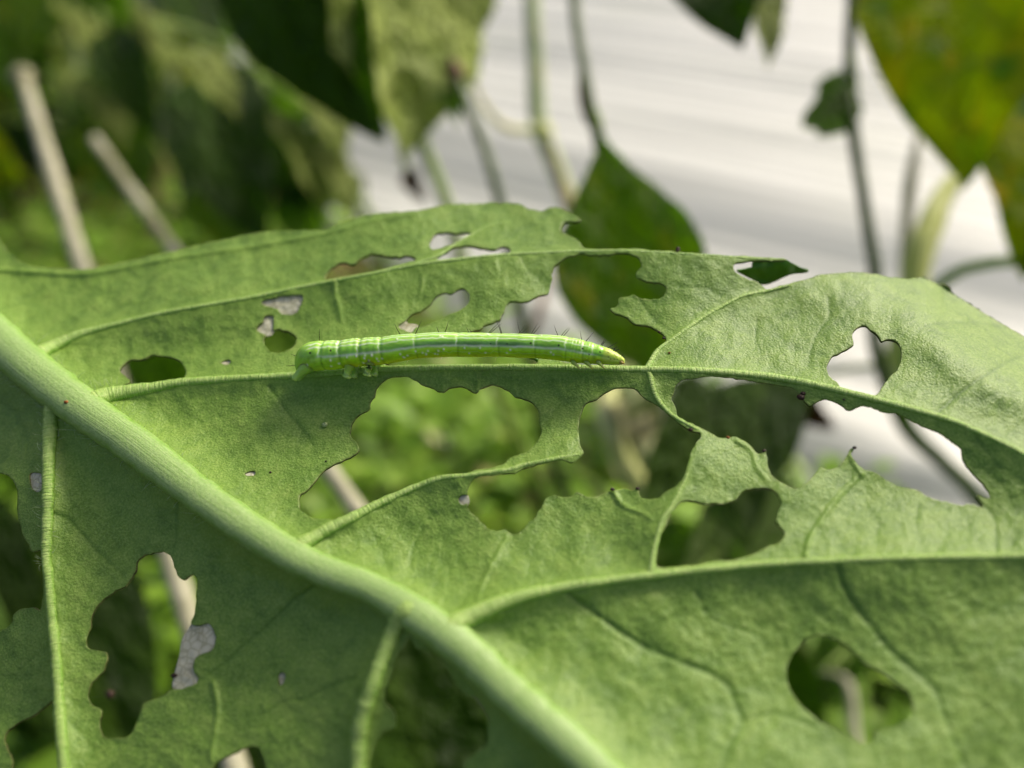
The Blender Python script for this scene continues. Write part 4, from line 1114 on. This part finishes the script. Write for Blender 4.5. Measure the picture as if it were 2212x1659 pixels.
put_stem(pc, [(870, 180, .22), (910, 300, .217), (938, 370, .215), (965, 440, .212), (1010, 620, .215), (1080, 860, .22), (1200, 1120, .225)], [12, 26, 28, 28, 28, 28, 24], M_SOLIVE, 'branch')
blob('node', W(np.array(978.), np.array(165.), np.array(.209)), 0.0024, M_SBRN, pc, (1, .9, 1.5), 13)
put_stem(pc, [(1180, 600, .24), (1160, 690, .235), (1130, 760, .24)], [10, 18, 10], M_SBRN, 'dry_bract')
put_stem(pc, [(1185, 300, .246), (1215, 400, .243), (1235, 470, .24)], [7, 12, 8], M_SBRN, 'dry_bract')
put_leaf(pc, 'k0', (540, -230, .19), (808, 300, .186), 330, 1, 22)        # dark half of the big hanging leaf
put_leaf(pc, 'p0', (760, -240, .20), (918, 330, .20), 560, 1, -50)       # pale leaf beside it
put_stem(pc, [(1335, 780, .25), (1310, 860, .235), (1318, 920, .228), (1345, 990, .225), (1390, 1070, .223), (1440, 1180, .225)], [26, 44, 52, 46, 38, 36], M_SPALED, 'dry_branch')
put_leaf(pc, 'd0', (1325, 870, .232), (1402, 960, .215), 80, 1, -45)
put_leaf(pc, 'g1', (975, 180, .21), (985, 262, .20), 46, 1, 10)
put_leaf(pc, 'b0', (880, 360, .24), (915, 440, .24), 42, 1, 20)
put_leaf(pc, 'd0', (1310, 800, .262), (1400, 1130, .245), 150, 1, -35)
put_leaf(pc, 'd0', (1345, 850, .255), (1370, 990, .25), 110, 1, -40)
put_leaf(pc, 'k0', (1560, 860, .21), (1400, 1090, .17), 220, 1, -20)
put_leaf(pc, 'k0', (1650, 800, .21), (1600, 1150, .17), 240, 1, 20)
put_leaf(pc, 'g2', (1700, 1030, .20), (1490, 1240, .16), 190, -1, 15)
put_leaf(pc, 'g2', (1380, 1180, .19), (1660, 1280, .16), 170, -1, 25)

# --- plant on the right
pr = empty('pepper_plant', G(2320, 1370), 'plant with yellowing leaves and a dark upright stem over the pale film', 'plant')
put_stem(pr, [(1846, -260, .21), (1840, 0, .20), (1834, 160, .20), (1836, 240, .198), (1850, 340, .196), (1872, 470, .194), (1890, 590, .192), (1888, 710, .193), (1904, 790, .195), (1926, 850, .198), (1958, 922, .20), (2020, 985, .20), (2090, 1052, .20), (2200, 1190, .21), (2320, 1370, .2395)], [24, 26, 26, 30, 26, 26, 28, 30, 32, 34, 38, 34, 34, 38, 44], M_SDARK)
put_leaf(pr, 'g2', (1842, 198, .199), (1716, 284, .185), 125, 1, -15)
put_leaf(pr, 'g1', (1838, 205, .199), (1752, 262, .19), 50, 1, 10)
put_stem(pr, [(2110, 330, .21), (2040, 420, .205), (2005, 500, .20), (1975, 600, .197), (1945, 700, .197), (1935, 800, .20), (1950, 910, .2)], [18, 46, 58, 58, 50, 40, 24], M_SYEL, 'branch')
put_stem(pr, [(1985, 290, .22), (1968, 380, .22), (1960, 470, .22), (1955, 600, .22), (1945, 740, .22), (1960, 900, .21)], [12, 26, 26, 24, 20, 12], M_STAN, 'dry_twig')
put_stem(pr, [(2380, 600, .17), (2212, 566, .172), (2110, 574, .175), (2040, 606, .178), (1990, 660, .182), (1960, 760, .188), (1962, 915, .198)], [24, 25, 25, 25, 24, 22, 14], M_SGREEN, 'branch')
put_leaf(pr, 'y0', (2130, -250, .185), (2070, 372, .165), 470, 1, 8)
put_leaf(pr, 'y1', (2290, 230, .18), (2235, 560, .165), 300, 1, -10)
put_leaf(pr, 'g0', (2380, 120, .20), (2330, 480, .18), 300, 1, 10)
put_leaf(pr, 'k0', (1560, -170, .19), (1588, 84, .175), 260, 1, 15)
put_leaf(pr, 'p0', (1632, -60, .20), (1668, 138, .19), 90, 1, -40)
put_stem(pr, [(1850, -230, .21), (1720, -240, .2), (1565, -165, .19)], [12, 10, 7], M_SOLIVE, 'branch')
put_leaf(pr, 'b0', (1720, 860, .22), (1800, 930, .215), 60, 1, 10)
put_stem(pr, [(1770, 1450, .205), (1812, 1462, .2), (1836, 1490, .196), (1850, 1600, .19), (1870, 1740, .18)], [8, 16, 22, 22, 18], M_STAN, 'dry_twig')
put_leaf(pr, 'g0', (1900, 1330, .215), (1760, 1520, .20), 150, 1, 30)
put_leaf(pr, 'g2', (1860, 1400, .22), (2010, 1560, .20), 130, 1, -20)

# --- dense dark plant on the left
pl = empty('pepper_plant', G(420, 640), 'dense dark leafy plant behind the two dry stalks', 'plant')
put_stem(pl, [(300, -300, .42), (330, 0, .40), (370, 200, .385), (400, 400, .37), (420, 640, .3857)], [26, 28, 30, 32, 34], M_SDARK)
put_stem(pl, [(560, -280, .37), (600, 60, .36), (640, 250, .35), (720, 380, .345), (790, 460, .34), (850, 640, .385)], [20, 24, 26, 26, 26, 26], M_SOLIVE, 'branch')
put_stem(pl, [(120, -300, .5), (150, 0, .48), (180, 200, .46), (300, 420, .42), (410, 600, .39)], [18, 20, 20, 22, 22], M_SDARK, 'branch')
pb = empty('pepper_plant', G(60, 330), 'bushy leafy plant standing behind the dense one, rising from the weeds', 'plant')
for pts in ([(-60, -420, .66), (0, -200, .64), (40, 0, .62), (60, 180, .6), (60, 330, .5075)], [(420, -420, .6), (360, -150, .6), (250, 60, .58), (140, 220, .55), (64, 325, .51)], [(-260, -300, .62), (-180, -60, .6), (-60, 160, .56), (56, 320, .515)], [(640, -300, .56), (520, -60, .56), (380, 100, .55), (200, 230, .53), (70, 325, .51)]):
    put_stem(pb, pts, [12, 16, 20, 24, 26][:len(pts)], M_SDARK, 'stem')
KEY = [('k0', (440, 150, .30), (560, 520, .27), 250, 1, 12), ('k1', (230, 60, .33), (330, 290, .31), 120, 1, 10), ('k0', (370, -60, .33), (470, 110, .31), 130, 1, -15),
       ('p0', (375, 100, .285), (520, 240, .275), 120, 1, -50), ('g2', (560, 120, .30), (690, 330, .29), 90, 1, 35), ('p0', (630, 130, .275), (755, 345, .265), 120, 1, -50), ('p0', (590, 230, .27), (720, 470, .26), 100, 1, -45), ('p0', (690, 300, .27), (770, 480, .26), 70, 1, -40), ('p0', (520, 160, .33), (600, 330, .32), 90, 1, -45),
       ('k0', (590, 300, .31), (700, 480, .30), 130, 1, 40), ('p0', (560, 300, .33), (660, 480, .32), 110, 1, -50), ('g1', (640, 330, .29), (770, 470, .28), 70, -1, 10), ('g0', (610, 400, .31), (700, 560, .29), 100, 1, 10), ('s0', (430, 400, .3), (520, 560, .29), 120, 1, -20),
       ('p0', (480, 440, .32), (530, 540, .31), 60, 1, 0), ('s0', (90, -120, .40), (60, 130, .38), 180, 1, 20), ('g0', (-40, 0, .42), (60, 220, .40), 200, 1, -20), ('p0', (130, 0, .38), (235, 150, .37), 110, 1, -50), ('g0', (200, -140, .36), (260, 80, .34), 150, 1, 30),
       ('p0', (290, 0, .34), (370, 170, .33), 90, 1, -55), ('b0', (330, 60, .36), (385, 130, .35), 46, 1, 10), ('s0', (180, 250, .38), (260, 420, .36), 140, 1, 10), ('g2', (250, 260, .4), (300, 460, .38), 130, 1, -10), ('p0', (180, 190, .33), (275, 310, .32), 100, 1, -50)]
for k in KEY: put_leaf(pl, *k)
rl = random.Random(4)
for k in range(95):
    x = rl.uniform(-260, 560); y = rl.uniform(-150, 330); z = rl.uniform(.36, .66)
    ang = math.radians(rl.uniform(35, 95)); L = rl.uniform(120, 230)
    if x > 400 and y > -60 and rl.random() < .85: continue
    put_leaf(pl if z < .46 else pb, rl.choice(['k0', 'g0', 'g1', 'g2', 's0', 'p0', 'p0', 'y0']), (x, y, z), (x + math.cos(ang) * L, y + math.sin(ang) * L, z - rl.uniform(0, .03)), L * rl.uniform(.38, .6), 1, rl.uniform(-85, 25))
for k in range(9):
    x = rl.uniform(560, 760); y = rl.uniform(-200, 380); z = rl.uniform(.33, .45)
    ang = math.radians(rl.uniform(40, 80)); L = rl.uniform(80, 150)
    put_leaf(pl, rl.choice(['g0', 'g2', 'p0', 'p0']), (x, y, z), (x + math.cos(ang) * L, y + math.sin(ang) * L, z), L * rl.uniform(.4, .6), 1, rl.uniform(-70, -10))

# --- lower leaves of the plant that carries the chewed leaf
for a in (('k0', (40, 1120, .185), (330, 1720, .165), 330, 1, 10), ('k1', (-160, 1060, .18), (60, 1600, .165), 300, 1, 10), ('k0', (790, 1250, .165), (1010, 1900, .14), 560, 1, 8), ('k0', (420, 1400, .19), (640, 1800, .175), 260, 1, 12), ('k1', (1560, 1330, .185), (1780, 1720, .175), 240, 1, 14), ('g0', (180, 620, .2), (420, 980, .19), 300, 1, 10)):
    put_leaf(host, *a)
put_stem(host, [(-300, 640, .16), (-120, 560, .19), (100, 600, .2), (180, 625, .2)], [20, 16, 12, 8], M_STEMG, 'petiole')
put_stem(host, [(-430, 900, .17), (-260, 980, .18), (-60, 1060, .186), (60, 1130, .186)], [20, 18, 14, 8], M_STEMG, 'petiole')
put_stem(host, [(-430, 1000, .18), (-60, 1200, .2), (400, 1260, .2), (720, 1295, .186)], [18, 16, 14, 9], M_STEMG, 'petiole')
STEMS.setdefault(host.name, []).append(np.array([stem_top * (1 - t) + np.array([stem_top[0], stem_top[1], 0.01]) * t for t in np.linspace(0, 1, 20)]))
# every leaf hangs on a thin stalk from the nearest stem of its plant
for par, B, dr in BASES:
    S = np.vstack(STEMS[par.name])
    k = np.argmin(np.linalg.norm(S - B - np.array([0, 0, 0.01]), axis=1))
    a = S[k]; L = np.linalg.norm(a - B)
    if L < 0.004: continue
    up = np.array([0, 0, 0.18 * L])
    pts = [a, a * .72 + B * .28 + up * .7, a * .4 + B * .6 + up, B - dr * 0.12 * L + up * .25, B + dr * 0.002]
    tube_obj('leaf_stalk', catmull(pts, 3, False), 0.0007 + 0.0015 * min(L, .1), M_SOLIVE, par, 7)
# --- leaning dry stalks
def stalk(label, top, low, w, mat, knob=False):
    P0 = W(*[np.array(float(q)) for q in top]); P1 = W(*[np.array(float(q)) for q in low])
    d = P1 - P0
    t = (0.0 - P0[2]) / d[2]
    P2 = P0 + d * t
    root = empty('dry_stalk', P2, label, 'stalk', 'leaning dry stalks')
    n = 40
    pts = np.array([P0 + (P2 - P0) * k / (n - 1) for k in range(n)])
    rad = np.full(n, w * 0.5)
    for k in range(4, n, 9): rad[k] *= 1.10
    pts += np.stack([vnoise(None, np.arange(n) * 1., np.arange(n) * 0. + w * 1e4, 8, 81 + q) for q in range(3)], 1) * 0.0005
    tube_obj('cane', pts, rad, mat, root, 14)
    if knob: blob('broken_end', P0, w * 0.8, mat, root, (1.2, 1, 0.8), 9)
stalk('pale dry stalk with a broken swollen end, left of the shorter one', (48, 165, .250), (405, 1330, .150), 0.0039, M_STAN, True)
stalk('shorter pale dry stalk leaning beside the one with a swollen end', (205, 300, .245), (745, 1060, .150), 0.0030, M_STAN)
stalk('thin grey dry stalk deep among the weeds under the leaf', (770, 880, .29), (900, 1110, .262), 0.0034, M_STAN)

# --- low weeds: uncountable small leaves
def build_weeds():
    m = Mat('weed_leaf')
    at = m.attr('tone')
    co = m.coord('Object')
    n1 = m.noise(co, 18, 3)
    c = m.ramp(at, [(0.0, srgb(74, 112, 18)), (0.5, srgb(140, 182, 46)), (0.9, srgb(190, 216, 90)), (1.0, srgb(206, 190, 130))])
    c = m.mix(0.3, c, m.ramp(n1, [(0.35, srgb(64, 100, 22)), (0.65, srgb(144, 182, 60))]))
    m.principled(c, 0.45, 0.4, trans=0.35, tcol=m.mix(0.5, c, srgb(150, 200, 30)))
    r = np.random.default_rng(17)
    vs, fs, tone = [], [], []
    N = 26000
    xs = r.uniform(-0.75, 0.45, N); ys = r.uniform(0.02, 1.25, N)
    # more of them where the picture looks through the leaf
    k = N // 3
    xs[:k] = r.uniform(-0.2, 0.16, k); ys[:k] = r.uniform(0.08, 0.36, k)
    sd = side_of_edge(xs, ys)
    keep = sd < r.uniform(-0.06, -0.004, N)
    xs, ys = xs[keep], ys[keep]
    mound = 0.5 + 0.5 * vnoise(None, xs, ys, 0.09, 91)
    far = np.clip((-xs - 0.05) / 0.3, 0, 1) * np.clip((ys - .3) / .3, 0, 1)
    near = np.clip((ys - 0.13) / 0.07, 0.25, 1)
    hh = (0.008 + 0.040 * mound * near + 0.06 * far) * r.uniform(0.15, 1, len(xs)) ** 0.6
    tn = np.clip(0.25 + 0.4 * mound + r.normal(0, 0.16, len(xs)), 0, 0.92)
    tn[r.random(len(xs)) < 0.03] = 1.0
    for i in range(len(xs)):
        L = r.uniform(0.006, 0.014); w = L * r.uniform(.5, .75)
        az = r.uniform(0, 2 * math.pi); el = r.uniform(-0.3, 0.7)
        d = np.array([math.cos(az) * math.cos(el), math.sin(az) * math.cos(el), math.sin(el)])
        s = np.array([-math.sin(az), math.cos(az), 0.0]); u = np.cross(d, s); u = u if u[2] > 0 else -u
        b = np.array([xs[i], ys[i], hh[i]])
        o = len(vs)
        vs += [b, b + d * L * .45 + s * w * .5 + u * w * .12, b + d * L * .45, b + d * L * .45 - s * w * .5 + u * w * .12, b + d * L - u * L * .12]
        fs += [(o, o + 2, o + 1), (o, o + 3, o + 2), (o + 1, o + 2, o + 4), (o + 2, o + 3, o + 4)]
        tone += [tn[i]] * 5
    o = mesh_obj('weed_cover', vs, fs, m.m)
    setattr_f(o.data, 'tone', tone)
    tag(o, 'low bright green weeds covering the soil', None, None, 'stuff')
build_weeds()
